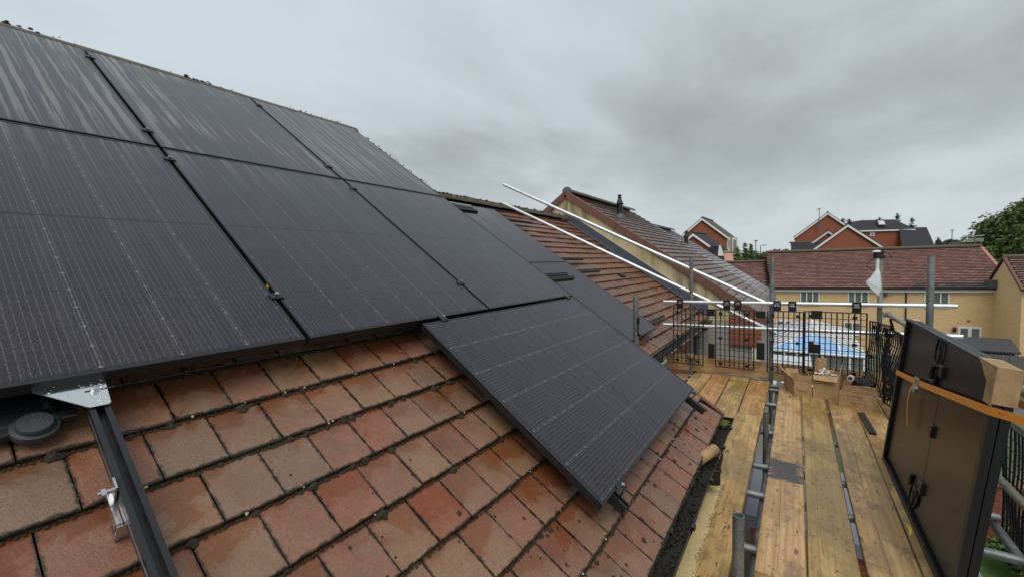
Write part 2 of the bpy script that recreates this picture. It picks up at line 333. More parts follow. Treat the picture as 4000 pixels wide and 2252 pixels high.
def m_wood(name, a, b, wetc, dry=None, paint=None, wetness=.5):
    m, t = newmat(name); v = tco(t)[3]; x, y, z = sep(t, v); rnd = orand(t)
    vv = nd(t, 'ShaderNodeVectorMath', {0: v, 1: comb(t, 0.0, mth(t, 'MULTIPLY', rnd, 40), mth(t, 'MULTIPLY', rnd, 13))}, operation='ADD').outputs[0]
    g1 = noi(t, mapv(t, vv, (26, 1.1, 26)), 1.0, 5, .6, .5); g2 = noi(t, mapv(t, vv, (120, 4, 120)), 1.0, 4, .6)
    c = mixc(t, step(t, g1, .3, .72), a, b)
    c = mixc(t, mth(t, 'MULTIPLY', step(t, g2, .5, .72), .5), c, tuple(q * .55 for q in a))
    rings = nd(t, 'ShaderNodeTexWave', {'Vector': mapv(t, vv, (1, .10, 1)), 'Scale': 9.0, 'Distortion': 5.5, 'Detail': 2.5, 'Detail Scale': 1.4}, bands_direction='X').outputs[0]
    c = mixc(t, mth(t, 'MULTIPLY', step(t, rings, .62, .95), .26), c, tuple(q * .42 for q in a))
    wn = noi(t, mapv(t, vv, (2.2, .8, 1), (9, 3, 0)), 1.6, 6, .62, .5)
    wet = step(t, wn, .58 - .2 * wetness, .68 - .2 * wetness)
    c = mixc(t, mth(t, 'MULTIPLY', wet, .62), c, wetc)
    k = voro(t, mapv(t, vv, (7, 2.1, 7)), 1.0).outputs[0]
    c = mixc(t, mth(t, 'MULTIPLY', step(t, k, .10, .05), .8), c, (.07, .035, .015))
    crk = step(t, mth(t, 'ABSOLUTE', mth(t, 'SUBTRACT', mth(t, 'ADD', x, mth(t, 'MULTIPLY', mth(t, 'SUBTRACT', noi(t, mapv(t, vv, (0, 1.3, 0)), 1.0, 3), .5), .05)), mth(t, 'ADD', .07, mth(t, 'MULTIPLY', rnd, .09)))), .0022, .0008)
    c = mixc(t, mth(t, 'MULTIPLY', crk, mth(t, 'MULTIPLY', step(t, noi(t, mapv(t, vv, (0, .9, 0), (0, 5, 0)), 1.0, 2), .42, .52), .8)), c, (.06, .035, .018))
    nick = step(t, noi(t, mapv(t, vv, (46, 15, 46)), 1.0, 3, .5), .64, .69)
    c = mixc(t, mth(t, 'MULTIPLY', nick, .75), c, (.035, .026, .018))
    scuff = step(t, noi(t, mapv(t, vv, (5, 30, 5)), 1.0, 4, .6), .63, .70)
    c = mixc(t, mth(t, 'MULTIPLY', scuff, .4), c, (.06, .05, .042))
    blot = step(t, noi(t, mapv(t, vv, (9, 5, 9), (3, 1, 0)), 1.0, 7, .72), .50, .62); c = mixc(t, mth(t, 'MULTIPLY', blot, .5), c, (.12, .08, .042))
    edge = mth(t, 'MINIMUM', x, mth(t, 'SUBTRACT', .222, x))
    c = mixc(t, mth(t, 'MULTIPLY', step(t, mth(t, 'SUBTRACT', mth(t, 'MULTIPLY', g1, .016), edge), .0, .008), .7), c, tuple(q * .3 for q in a))
    big = noi(t, vv, 1.3, 4, .6); c = mixc(t, mth(t, 'MULTIPLY', step(t, big, .45, .75), .35), c, (.19, .12, .05))
    rough = mixf(t, wet, .5, .22)
    if dry:                                  # strip still dry under the drip line of the gutter
        dn = mth(t, 'SUBTRACT', mth(t, 'ADD', .075, mth(t, 'MULTIPLY', mth(t, 'SUBTRACT', noi(t, v, 9, 6, .7), .5), .09)), x)
        spk = mth(t, 'MULTIPLY', mth(t, 'SUBTRACT', noi(t, v, 70, 4, .7), .5), .12); spk2 = step(t, noi(t, v, 55, 3, .7), .66, .60)
        dm = mth(t, 'MULTIPLY', mth(t, 'MULTIPLY', step(t, mth(t, 'ADD', dn, spk), -.004, .006), spk2), step(t, y, 4.05, 3.75))
        c = mixc(t, mth(t, 'MULTIPLY', dm, .85), c, dry); rough = mixf(t, dm, rough, .7)
    if paint:
        px_, py_, hx, hy, pc = paint
        dx = mth(t, 'SUBTRACT', mth(t, 'ABSOLUTE', mth(t, 'SUBTRACT', x, px_)), hx); dy = mth(t, 'SUBTRACT', mth(t, 'ABSOLUTE', mth(t, 'SUBTRACT', y, py_)), hy)
        pn = noi(t, mapv(t, v, (7, 34, 1)), 1.0, 5, .7); pe = noi(t, v, 14, 4, .6)
        pm = step(t, mth(t, 'ADD', mth(t, 'SUBTRACT', mth(t, 'MULTIPLY', mth(t, 'SUBTRACT', pe, .40), .16), mth(t, 'MAXIMUM', dx, dy)), mth(t, 'MULTIPLY', mth(t, 'SUBTRACT', pn, .53), .42)), -.004, .012)
        c = mixc(t, mth(t, 'MULTIPLY', pm, .9), c, pc)
    out(t, c, rough, 0, bump(t, mth(t, 'ADD', g2, mth(t, 'MULTIPLY', rings, .35)), .3, .004)); return m
M['wood'] = m_wood('board_weathered', (.46, .28, .115), (.62, .40, .18), (.27, .145, .046), None, None, .72)
M['wood_paint'] = m_wood('board_pinkish_smeared', (.51, .305, .135), (.66, .43, .215), (.35, .185, .065), None, (.115, 1.27, .12, .175, (.030, .034, .040)), .3)
M['wood_gutter'] = m_wood('board_pale_strip', (.50, .31, .11), (.62, .405, .165), (.24, .13, .02), (.80, .63, .32))
M['wood_orange'] = m_wood('board_orange_wet', (.48, .24, .075), (.60, .335, .125), (.36, .165, .055), None, None, .75)
M['wood_green'] = m_wood('board_greenish', (.42, .265, .09), (.56, .37, .145), (.25, .148, .038), None, None, .72)
M['toe'] = m_wood('toe_board', (.50, .31, .14), (.62, .42, .21), (.37, .21, .08), None, None, .2)
M['band'] = m_plain('blue_band', (.03, .035, .16), .45, 0, 30, .4)
def m_card(name, base, dark=.6):
    m, t = newmat(name); v = tco(t)[3]; n = noi(t, wpos(t), 13, 6, .65); f = noi(t, mapv(t, v, (200, 30, 30)), 1.0, 2)
    c = mixc(t, step(t, n, .38, .7), base, tuple(q * dark for q in base)); c = mixc(t, mth(t, 'MULTIPLY', f, .25), c, tuple(q * .7 for q in base))
    out(t, c, .72, 0, bump(t, f, .12, .003)); return m
M['card'] = m_card('cardboard', (.47, .29, .145), .72); M['card_light'] = m_card('cardboard_inside', (.56, .38, .23), .8); M['card_corner'] = m_card('cardboard_corner', (.45, .285, .14), .6)
M['ink'] = m_plain('ink_dark', (.06, .035, .025), .7); M['ink_red'] = m_plain('ink_red', (.27, .075, .04), .7)
m, t = newmat('orange_webbing'); v = wpos(t); n = noi(t, v, 30, 5, .7); wv = nd(t, 'ShaderNodeTexWave', {'Vector': v, 'Scale': 160.0}, bands_direction='Z').outputs[0]
out(t, mixc(t, step(t, n, .56, .70), (.80, .30, .035), (.36, .12, .02)), .6, 0, bump(t, wv, .3, .002)); M['strap'] = m
M['white'] = m_plain('white_upvc', (.78, .78, .76), .35, 0, 8, .06); M['cream'] = m_plain('cream_upvc', (.62, .57, .44), .5, 0, 6, .12)
m, t = newmat('white_bag'); v = tco(t)[3]; out(t, (.72, .74, .76, 1), .38, 0, bump(t, noi(t, v, 22, 5, .6, 1.2), .8, .02), **{'Subsurface Weight': 0.0}); M['bag'] = m
m, t = newmat('black_bag'); v = tco(t)[3]; out(t, (.008, .008, .009, 1), .25, 0, bump(t, noi(t, v, 16, 5, .6, 1.6), 1.0, .03)); M['blackbag'] = m
M['lead'] = m_plain('lead_flashing', (.085, .095, .115), .45, .1, 9, .35, .25)
m, t = newmat('render_stained'); wp = wpos(t); x, y, z = sep(t, wp)
sv = noi(t, mapv(t, wp, (5, 5, .7)), 1.0, 7, .68); f = noi(t, wp, 55, 5, .7); b = noi(t, wp, 1.1, 4)
c = mixc(t, step(t, b, .35, .65), (.54, .43, .22), (.62, .52, .31)); c = mixc(t, mth(t, 'MULTIPLY', step(t, sv, .47, .70), .8), c, (.12, .10, .065))
c = mixc(t, mth(t, 'MULTIPLY', step(t, f, .52, .7), .55), c, (.13, .10, .06)); out(t, c, .85, 0, bump(t, f, .7, .015)); M['render'] = m
M['render_low'] = m_plain('render_grey', (.33, .31, .27), .85, 0, 34, .3, .5)
def m_brick(name, c1, c2, mortar, sc=1.0, rough=.8):
    m, t = newmat(name); wp = wpos(t); x, y, z = sep(t, wp); nn = sep(t, nd(t, 'ShaderNodeNewGeometry').outputs['Normal'])
    h = mixf(t, step(t, mth(t, 'ABSOLUTE', nn[0]), .6, .8), x, y)
    br = nd(t, 'ShaderNodeTexBrick', {'Vector': comb(t, h, z, 0.0), 'Color1': (*c1, 1), 'Color2': (*c2, 1), 'Mortar': (*mortar, 1), 'Scale': 1.0, 'Mortar Size': .007, 'Mortar Smooth': .3, 'Bias': -.1, 'Brick Width': .225, 'Row Height': .075})
    n = noi(t, wp, 2.0, 5); c = mixc(t, mth(t, 'MULTIPLY', n, .45), br.outputs[0], tuple(q * .62 for q in c1))
    out(t, c, rough, 0, bump(t, mth(t, 'SUBTRACT', 1.0, br.outputs[1]), .5, .01)); return m
M['brick_yellow'] = m_brick('brick_buff', (.80, .55, .27), (.72, .47, .21), (.64, .53, .37))
M['brick_red'] = m_brick('brick_red', (.34, .095, .040), (.28, .075, .034), (.22, .12, .08))
M['brick_red_near'] = m_brick('brick_red_near', (.30, .075, .035), (.21, .05, .028), (.26, .19, .14))
M['slate'] = m_plain('dark_roof', (.045, .045, .050), .75, 0, 3.5, .45, 0, **{'Specular IOR Level': .25}); M['slate_moss'] = m_plain('dark_roof_moss', (.075, .068, .045), .65, 0, 1.3, .6)
M['felt'] = m_plain('felt_roof', (.045, .047, .052), .6, 0, 5, .3)
m, t = newmat('blue_glass'); v = wpos(t); out(t, mixc(t, noi(t, v, 1.2, 3), (.22, .43, .74), (.32, .54, .82)), .12, 0, None); M['blueglass'] = m
m, t = newmat('window_glass'); v = wpos(t); out(t, mixc(t, noi(t, v, .9, 3), (.06, .07, .065), (.24, .26, .235)), .08, 0, None); M['winglass'] = m
M['skylight'] = m_plain('skylight_glass', (.62, .66, .68), .1, 0, 2, .1)
M['moss'] = m_plain('moss_dirt', (.030, .026, .014), .9, 0, 60, .7, .8); M['moss_green'] = m_plain('moss_green', (.10, .12, .025), .9, 0, 60, .6, .6)
M['lichen'] = m_plain('mortar_crumbs', (.44, .41, .32), .8, 0, 40, .3)
m, t = newmat('gutter_silt'); wp = wpos(t); n = noi(t, wp, 24, 7, .7); wt = step(t, noi(t, wp, 9, 4), .5, .6)
out(t, mixc(t, n, (.008, .007, .006), (.05, .042, .03)), mixf(t, wt, .9, .12), 0, bump(t, n, 1.0, .03)); M['silt'] = m
M['bark'] = m_plain('bark', (.055, .042, .03), .9, 0, 12, .4, .5)
def m_leaf(name, a, b):
    m, t = newmat(name); wp = wpos(t); n = noi(t, wp, .55, 4, .6); n2 = noi(t, wp, 6, 3)
    c = mixc(t, step(t, n, .35, .68), a, b); c = mixc(t, mth(t, 'MULTIPLY', n2, .5), c, tuple(q * .55 for q in a)); out(t, c, .6); return m
M['leaf'] = m_leaf('leaf_broad', (.055, .105, .022), (.135, .19, .042)); M['leaf_con'] = m_leaf('leaf_conifer', (.06, .10, .03), (.16, .195, .045)); M['leaf_far'] = m_leaf('leaf_far', (.06, .085, .04), (.11, .13, .055)); M['leaf_dark'] = m_leaf('leaf_dark', (.018, .032, .016), (.035, .05, .022))
m, t = newmat('ground'); wp = wpos(t); n = noi(t, wp, .12, 5); n2 = noi(t, wp, 2.5, 5); out(t, mixc(t, n2, mixc(t, step(t, n, .4, .6), (.05, .085, .022), (.16, .155, .14)), (.10, .10, .075)), .9); M['ground'] = m
M['paving'] = m_plain('paving', (.25, .25, .26), .8, 0, 4, .2); M['flatroof'] = m_plain('flat_roof_membrane', (.20, .205, .255), .5, 0, 2.2, .12)
M['polycarb'] = m_plain('polycarbonate', (.70, .73, .77), .3, 0, 3, .06)
m, t = newmat('fence_wood'); wp = wpos(t); out(t, mixc(t, noi(t, mapv(t, wp, (8, 8, .6)), 1, 4), (.10, .09, .085), (.17, .155, .145)), .85); M['fence'] = m
M['lawn'] = m_plain('lawn', (.055, .13, .022), .9, 0, 5, .5); M['dkmetal'] = m_plain('post_grey', (.11, .115, .12), .5, .4, 4, .2)
M['guard'] = m_plain('guard_black', (.006, .006, .008), .5, 0, 40, .4); M['guard_blue'] = m_plain('guard_navy', (.011, .013, .055), .4, 0, 40, .4)
M['yellow'] = m_plain('yellow_paint', (.75, .48, .02), .5); M['tape_w'] = m_plain('tape_white', (.7, .68, .66), .5)
M['under'] = m_plain('roof_underlay', (.012, .011, .01), .9)
# ------------------------------------------------------------------ the setting: ground
def gz(x, y):
    def ss(a, b, v):
        v = max(0, min(1, (v - a) / (b - a))); return v * v * (3 - 2 * v)
    return -1.15 * ss(9, 26, y) + 2.6 * ss(46, 70, y) + 3.0 * ss(80, 240, y)
mb = MB(); xs = [-900, -400, -200, -100, -60, -40, -30, -20, -10, 0, 10, 20, 30, 40, 60, 100, 200, 400, 900]; ys = [-300, -60, -20, -5, 5, 9, 12, 15, 18, 22, 26, 32, 40, 46, 52, 58, 64, 70, 80, 110, 160, 240, 500, 1600]
vv = [(x, y, gz(x, y)) for y in ys for x in xs]; nx = len(xs)
mb.add(vv, [(j * nx + i, j * nx + i + 1, (j + 1) * nx + i + 1, (j + 1) * nx + i) for j in range(len(ys) - 1) for i in range(nx - 1)])
tag(obj('ground', mb, M['ground'], smooth=True), 'gardens and ground below the houses', None, None, 'structure')
tag(obj('patio', MB().box(1.0, 8.5, -3, 9.0, .004, .05), M['paving']), 'grey paved patio under the scaffold', None, None, 'structure')
tag(obj('lawn', MB().box(4.2, 16, 9.02, 15.5, -.4, .03), M['lawn']), 'green back garden lawn', None, None, 'structure')

# ------------------------------------------------------------------ terrace of houses with the same 34 degree slope
def tile_mesh(name, w_, l_, th, mat, k, g_=.0016):
    rnd = random.Random(k); m_ = MB()
    # slab: lower lip proud, head tucked under the course above; lip slightly ragged
    nseg = 4; top = []; low = []
    xsv = [g_ + (w_ - 2 * g_) * i / nseg for i in range(nseg + 1)]
    j = [rnd.uniform(-.0022, .0022) for _ in xsv]
    a = [(x_, j[i], -.003) for i, x_ in enumerate(xsv)]; b = [(x_, j[i] + .003, 0) for i, x_ in enumerate(xsv)]
    c_ = [(x_, l_ * 1.28, -th * 1.28) for x_ in xsv]; d_ = [(x_, j[i], -th * .95) for i, x_ in enumerate(xsv)]
    n_ = nseg + 1; vs_ = a + b + c_ + d_
    fs_ = []
    for i in range(nseg):
        fs_ += [(3 * n_ + i, 3 * n_ + i + 1, i + 1, i), (i, i + 1, n_ + i + 1, n_ + i), (n_ + i, n_ + i + 1, 2 * n_ + i + 1, 2 * n_ + i)]
    fs_ += [(3 * n_, 0, n_, 2 * n_), (3 * n_ + nseg, 2 * n_ + nseg, n_ + nseg, nseg)]
    m_.add(vs_, fs_); me = m_.mesh(name); me.materials.append(mat); return me
def lay_tiles(parent, meshes, s0, s1, t0, rows, w_, gauge, n_, th, ph=(0.0, .5), skip=None, jit=.0015, limit=300, key=None):
    spots = []
    for r in range(rows):
        tb = t0 + r * gauge; s_ = s0 - w_ + (ph[r % 2] * w_) % w_
        while s_ < s1 - .02:
            if s_ > s0 - .6 * w_ and not (skip and skip(s_ + w_ / 2, tb + gauge / 2)): spots.append((s_, tb))
            s_ += w_
    spots.sort(key=key or (lambda q: (q[0] + .9) ** 2 + (q[1] + 1.1) ** 2))
    for s_, tb in spots[:limit]:
        o = bpy.data.objects.new('tile', random.choice(meshes)); col.objects.link(o); o.parent = parent
        o.matrix_basis = RM(s_, tb, n_ + random.uniform(-jit, jit)) @ Matrix.Rotation(random.uniform(-.006, .006), 4, 'Z') @ Matrix.Rotation(random.uniform(-.006, .006), 4, 'Y')
    rest = spots[limit:]
    if rest:
        mb_ = MB(); me0 = meshes[0]; vs_ = [v.co.copy() for v in me0.vertices]; fs_ = [tuple(p.vertices) for p in me0.polygons]
        for s_, tb in rest:
            Mx = RM(s_, tb, n_ + random.uniform(-jit, jit)); mb_.add([Mx @ v for v in vs_], fs_)
        tag(obj('tile_rows', mb_, meshes[0].materials[0], parent, local=True), None, None, None, 'stuff')
def deck(s0, s1, t0, t1, n_): # slope slab with its own thickness
    return MB().hexa([RP(s0, t0, n_ - .06), RP(s1, t0, n_ - .06), RP(s1, t1, n_ - .06), RP(s0, t1, n_ - .06), RP(s0, t0, n_), RP(s1, t0, n_), RP(s1, t1, n_), RP(s0, t1, n_)])
def back_deck(s0, s1, t1, n_, L):           # other side of the ridge
    r_ = RP(s0, t1, n_); p = [Vector((r_.x, s0, r_.z)), Vector((r_.x, s1, r_.z)), Vector((r_.x - L * .8264, s1, r_.z - L * .5631)), Vector((r_.x - L * .8264, s0, r_.z - L * .5631))]
    d_ = Vector((0, 0, -.08)); return MB().hexa([p[0] + d_, p[1] + d_, p[2] + d_, p[3] + d_, p[0], p[1], p[2], p[3]])
def ridge_tiles(parent, s0, s1, t_, n_, mat, ln=.42, r=.115):
    c0 = RP(0, t_, n_); k = 0; s_ = s0
    while s_ < s1 - .05:
        e = min(s_ + ln, s1); m_ = MB(); pr_ = []
        for i in range(9):
            an = math.pi * i / 8; pr_.append((math.cos(an) * r, math.sin(an) * r * .85))
        inner = [(u * .86, v * .86 - .002) for u, v in reversed(pr_)]
        m_.prism(pr_ + inner, s_, e - .006, Matrix.Translation((c0.x, 0, c0.z - .03 + random.uniform(-.004, .004))))
        obj('ridge_tile', m_, mat, parent, local=True); s_ = e; k += 1
def half_gutter(s0, s1, x_, z_, r=.056, th=.003):
    pr_ = [(math.cos(math.pi + math.pi * i / 12) * r, math.sin(math.pi + math.pi * i / 12) * r) for i in range(13)]
    inn = [(math.cos(math.pi + math.pi * i / 12) * (r - th), math.sin(math.pi + math.pi * i / 12) * (r - th)) for i in range(13)][::-1]
    return MB().prism(pr_ + inn, s0, s1, Matrix.Translation((x_, 0, z_)))

# ---- near house (panels on it)
NA = -.13
hA = root('terraced_house', 'near house with large brown roof tiles under the solar panels', 'house', (0, 0, 0))
obj('wall', MB().box(-7.6, .82, -5.0, 2.60, 0, 5.05), M['brick_red_near'], hA)
obj('gable', MB().add([(-7.6, 2.60, 5.05), (.82, 2.60, 5.05), (-3.35, 2.60, 7.95), (-7.6, 2.45, 5.05), (.82, 2.45, 5.05), (-3.35, 2.45, 7.95)], [(0, 2, 1), (3, 4, 5), (0, 1, 4, 3), (1, 2, 5, 4), (2, 0, 3, 5)]), M['brick_red_near'], hA)
roofA = obj('roof', deck(-5, 2.62, -1.38, 3.93, NA - .045), M['under'], hA)
obj('slope', back_deck(-5, 2.66, 3.93, NA - .045, 5.2), M['slate'], roofA, local=True)
tA = [tile_mesh('tile_a%d' % k, .1545, .1875, .018, M['tile_a'], k) for k in range(6)]
def skipA(s_, t_):
    under = (t_ > .35 and s_ < 2.1) or (s_ > .85 and s_ < 2.05 and -.95 < t_ < .3)
    return under or s_ < -1.45 or (s_ < -.95 and t_ > .0)
lay_tiles(roofA, tA, -1.6, 2.56, -1.43, 29, .1545, .1875, NA, .018, (.055, .55), skipA, .002, 300)
ridge_tiles(roofA, -5, 2.68, 3.965, NA - .045, M['ridge'])
rnd = random.Random(3)
for k in range(29):                                   # dry verge units, one per course
    tb = -1.44 + k * .1875; m_ = MB(); MX = RM(2.61, tb, NA - .004)
    m_.box(0, .045, 0, .186, -.004, .004, MX); m_.box(.041, .047, 0, .186, -.07, .004, MX)
    obj('verge_unit', m_, M['verge'], roofA, local=True)
# moss and dirt packed along the course lips
m_ = MB(); cr = MB()
for r in range(0, 9):
    tb = -1.43 + r * .1875
    s_ = -1.3
    while s_ < 2.62:
        d_ = mnoise.noise(Vector((s_ * 2.3, r * 7.7, 0))) * .5 + .5; d2_ = mnoise.noise(Vector((s_ * 9, r * 3.1, 5))) * .5 + .5
        if rnd.random() < .92:
            q = .003 + .0075 * (d_ * d2_) ** 1.5 + (.010 * rnd.random() if rnd.random() < .07 else 0)
            p = RP(s_, tb - .003 - rnd.random() * .006, NA - .014 + q * .18); m_.blob(p, q * 1.2, q * rnd.uniform(.9, 1.9), q * .75, RM(0, 0, 0) @ Matrix.Rotation(rnd.uniform(-1, 1), 4, 'Z'), .4)
        if rnd.random() < .016:
            q = rnd.uniform(.0025, .006); cr.blob(RP(s_, tb - .001, NA - .004), q, q, q * .7, RM(0, 0, 0), .4)
        s_ += rnd.uniform(.006, .014)
for k in range(330):                                  # loose clods and crumbs scattered over the tiles, thicker near the eave
    s_, t_ = rnd.uniform(-.9, 2.55), -1.4 + abs(rnd.gauss(0, .33))
    if t_ > 0: continue
    q = rnd.choice((.002, .003, .0035, .005, .009)) * rnd.uniform(.7, 1.2)
    fr = ((t_ + 1.43) % .1875) / .1875
    m_.blob(RP(s_, t_, NA - .016 * fr + q * .2), q, q * rnd.uniform(.8, 1.5), q * .6, RM(0, 0, 0), .4)
for r in range(8):                                    # dirt run down into some joints
    tb = -1.43 + r * .1875; s_ = -1.6 + (.055, .55)[r % 2] * .1545
    while s_ < 2.6:
        if rnd.random() < .38:
            for q_ in range(rnd.randint(8, 22)):
                u_ = rnd.random(); q = rnd.uniform(.0018, .0042) * (1.5 if rnd.random() < .08 else 1)
                m_.blob(RP(s_ + rnd.gauss(0, .002), tb + .01 + u_ * .17, NA - .0165 * u_ - .001), q, q * 1.6, q * .6, RM(0, 0, 0), .4)
        s_ += .1545
tag(obj('moss', m_, M['moss'], roofA, local=True), None, None, None, 'stuff'); tag(obj('mortar_crumbs', cr, M['lichen'], roofA, local=True), None, None, None, 'stuff')
m_ = MB()                                             # moss tufts standing on the ridge and the far verge
for k in range(420):
    s_ = rnd.uniform(-3, 2.6); d_ = mnoise.noise(Vector((s_ * 1.7, 0, 9)))
    if d_ < -.12: continue
    q = rnd.uniform(.005, .011) * (.5 + max(0, d_) * 1.5); c0 = RP(s_, 3.965, NA - .045); m_.blob((c0.x + rnd.uniform(-.03, .07), s_, c0.z + .068 + rnd.uniform(-.012, .006)), q, q * 1.6, q)
for k in range(26):
    t_ = rnd.uniform(1.6, 3.8); q = rnd.uniform(.004, .012); m_.blob(RP(2.675 + rnd.uniform(-.01, .02), t_, NA + .01), q, q * 1.5, q, RM(0, 0, 0))
tag(obj('ridge_moss', m_, M['moss'], roofA, local=True), None, None, None, 'stuff')
# gutter with silt, clips, outlet
gx, gzz = 1.112, 5.115
gA = obj('gutter', half_gutter(-3, 2.74, gx, gzz), M['black'], hA, smooth=True)
obj('end_cap', MB().add([(gx + math.cos(math.pi + math.pi * i / 12) * .058, 2.742, gzz + math.sin(math.pi + math.pi * i / 12) * .058) for i in range(13)] + [(gx + math.cos(math.pi + math.pi * i / 12) * .058, 2.748, gzz + math.sin(math.pi + math.pi * i / 12) * .058) for i in range(13)], [tuple(range(13)), tuple(reversed(range(13, 26)))] + [(i, i + 13, (i + 1) % 13 + 13, (i + 1) % 13) for i in range(13)]), M['black'], gA)
for yc in (-.2, .62, 1.12, 1.62, 2.12, 2.5):
    m_ = MB(); pr_ = [(math.cos(math.pi + math.pi * i / 10) * .062, math.sin(math.pi + math.pi * i / 10) * .062) for i in range(11)]; inn = [(a * .92, b * .92) for a, b in pr_][::-1]
    m_.prism(pr_ + inn, yc, yc + .03, Matrix.Translation((gx, 0, gzz))); m_.box(gx + .052, gx + .07, yc, yc + .03, gzz - .006, gzz + .01); obj('bracket', m_, M['black'], gA)
obj('outlet', MB().lathe([(.04, -.20), (.04, -.12), (.046, -.12), (.046, -.10), (.04, -.095), (.05, -.05), (.055, -.02), (.055, .0)], (gx + .012, 2.06, gzz - .02), 20), M['black'], gA, smooth=True)
m_ = MB(); ny = 220                                    # silt bed
vs_ = []
for j in range(ny + 1):
    yq = -2.9 + 5.6 * j / ny
    for i in range(9):
        u = -1 + i / 4; vs_.append((gx + u * .05, yq, gzz - .024 - .012 * (1 - u * u) + .028 * (mnoise.noise(Vector((u * 1.5, yq * 7, 1))) * .6 + mnoise.noise(Vector((u * 4, yq * 21, 4))) * .5)))
m_.add(vs_, [(j * 9 + i, j * 9 + i + 1, (j + 1) * 9 + i + 1, (j + 1) * 9 + i) for j in range(ny) for i in range(8)])
for k in range(900):
    yq = rnd.uniform(-.6, 2.68); q = rnd.uniform(.002, .008); m_.blob((gx + rnd.uniform(-.045, .04), yq, gzz - .022 + rnd.uniform(-.01, .012)), q, q * 1.5, q * .8)
tag(obj('silt', m_, M['silt'], gA), None, None, None, 'stuff')
m_ = MB()
for k in range(240): q = rnd.uniform(.004, .009); m_.blob((gx + rnd.gauss(0, .018), 2.6 + rnd.gauss(0, .035), gzz - .012 + rnd.uniform(0, .02)), q, q, q)
tag(obj('green_moss', m_, M['moss_green'], gA), None, None, None, 'stuff')
obj('fascia', MB().box(.99, 1.02, -5, 2.62, 4.93, 5.13), M['black'], hA)
obj('soffit', MB().box(.82, .99, -5, 2.62, 4.93, 4.96), M['brick_red_near'], hA)

# ---- lower middle house, set back one metre
NB = -.72
hB = root('terraced_house', 'lower set-back middle house with orange-brown ribbed tiles', 'house', (0, 5.5, 0))
obj('wall', MB().box(-7.0, -.22, 2.62, 8.87, 0, 5.02), M['brick_red_near'], hB)
roofB = obj('roof', deck(2.66, 8.88, -.52, 3.52, NB - .035), M['under'], hB)
obj('slope', back_deck(2.66, 8.88, 3.52, NB - .035, 4.6), M['slate'], roofB)
tB = [tile_mesh('tile_b%d' % k, .31, .19, .02, M['tile_b'], k + 20) for k in range(5)]
lay_tiles(roofB, tB, 2.7, 8.86, -.55, 22, .31, .19, NB, .02, (.0, .5), lambda s_, t_: 4.15 < s_ < 5.0 and t_ > -.2, .0025, 300, key=lambda q: -q[0])
ridge_tiles(roofB, 2.7, 8.8, 3.56, NB + .02, M['ridge'], .40, .12)
m_ = MB()
for k in range(520):
    s_ = rnd.uniform(4, 8.8); q = rnd.uniform(.006, .02); c0 = RP(s_, 3.56, NB + .02); m_.blob((c0.x + rnd.uniform(-.05, .11), s_, c0.z + .055 + rnd.uniform(-.03, .01)), q, q * 1.6, q * .8)
for r in range(22):
    for k in range(95):
        s_ = rnd.uniform(5.0, 8.8); q = rnd.uniform(.003, .008) * (1.7 if r < 4 else 1); m_.blob(RP(s_, -.55 + r * .19 - .004, NB - .013), q, q * 2, q * .8, RM(0, 0, 0))
for k in range(160): s_ = rnd.uniform(3.4, 8.5); q = rnd.uniform(.003, .011); m_.blob(RP(s_, rnd.uniform(-.5, .0), NB - .008), q, q, q * .7, RM(0, 0, 0))
tag(obj('moss', m_, M['moss'], roofB), None, None, None, 'stuff')
gB = obj('gutter', half_gutter(2.7, 8.7, .085, 5.13, .06), M['black'], hB, smooth=True)
m_ = MB()
for k in range(700): q = rnd.uniform(.004, .012); m_.blob((.085 + rnd.uniform(-.05, .05), rnd.uniform(3.5, 8.6), 5.115 + rnd.uniform(-.01, .02)), q, q * 1.6, q)
tag(obj('silt', m_, M['silt'], gB), None, None, None, 'stuff')
for yc in (3.6, 4.6, 5.6, 6.6, 7.6, 8.4): obj('bracket', MB().box(.02, .152, yc, yc + .035, 5.06, 5.075).box(.14, .152, yc, yc + .035, 5.06, 5.14), M['black'], gB)
obj('fascia', MB().box(-.03, -.005, 2.7, 8.86, 4.95, 5.13), M['white'], hB); obj('soffit', MB().box(-.22, -.03, 2.7, 8.86, 4.95, 4.97), M['white'], hB)
dp = obj('downpipe', MB().sweep([(.085, 8.35, 5.07), (.085, 8.35, 5.0), (.05, 8.37, 4.97), (-.10, 8.42, 4.90), (-.155, 8.42, 4.84), (-.16, 8.42, 4.6), (-.16, 8.42, .1)], .036, 14), M['black'], hB, smooth=True)
for z_ in (4.74, 4.2, 3.2): obj('pipe_collar', MB().tube((-.16, 8.42, z_), (-.16, 8.42, z_ + .06), .043, 14), M['black'], dp)
wB = obj('window', MB().box(-.235, -.2, 5.2, 6.3, 3.5, 4.75), M['white'], hB); obj('pane', MB().box(-.202, -.196, 5.26, 5.72, 3.56, 4.69).box(-.202, -.196, 5.78, 6.24, 3.56, 4.69), M['winglass'], wB)
# pipe vent tile lying on the slope
obj('vent_tile', MB().box(0, .22, 0, .09, 0, .035, RM(7.05, 1.02, NB)).box(.02, .2, -.012, 0, .004, .03, RM(7.05, 1.02, NB)), M['black'], roofB)
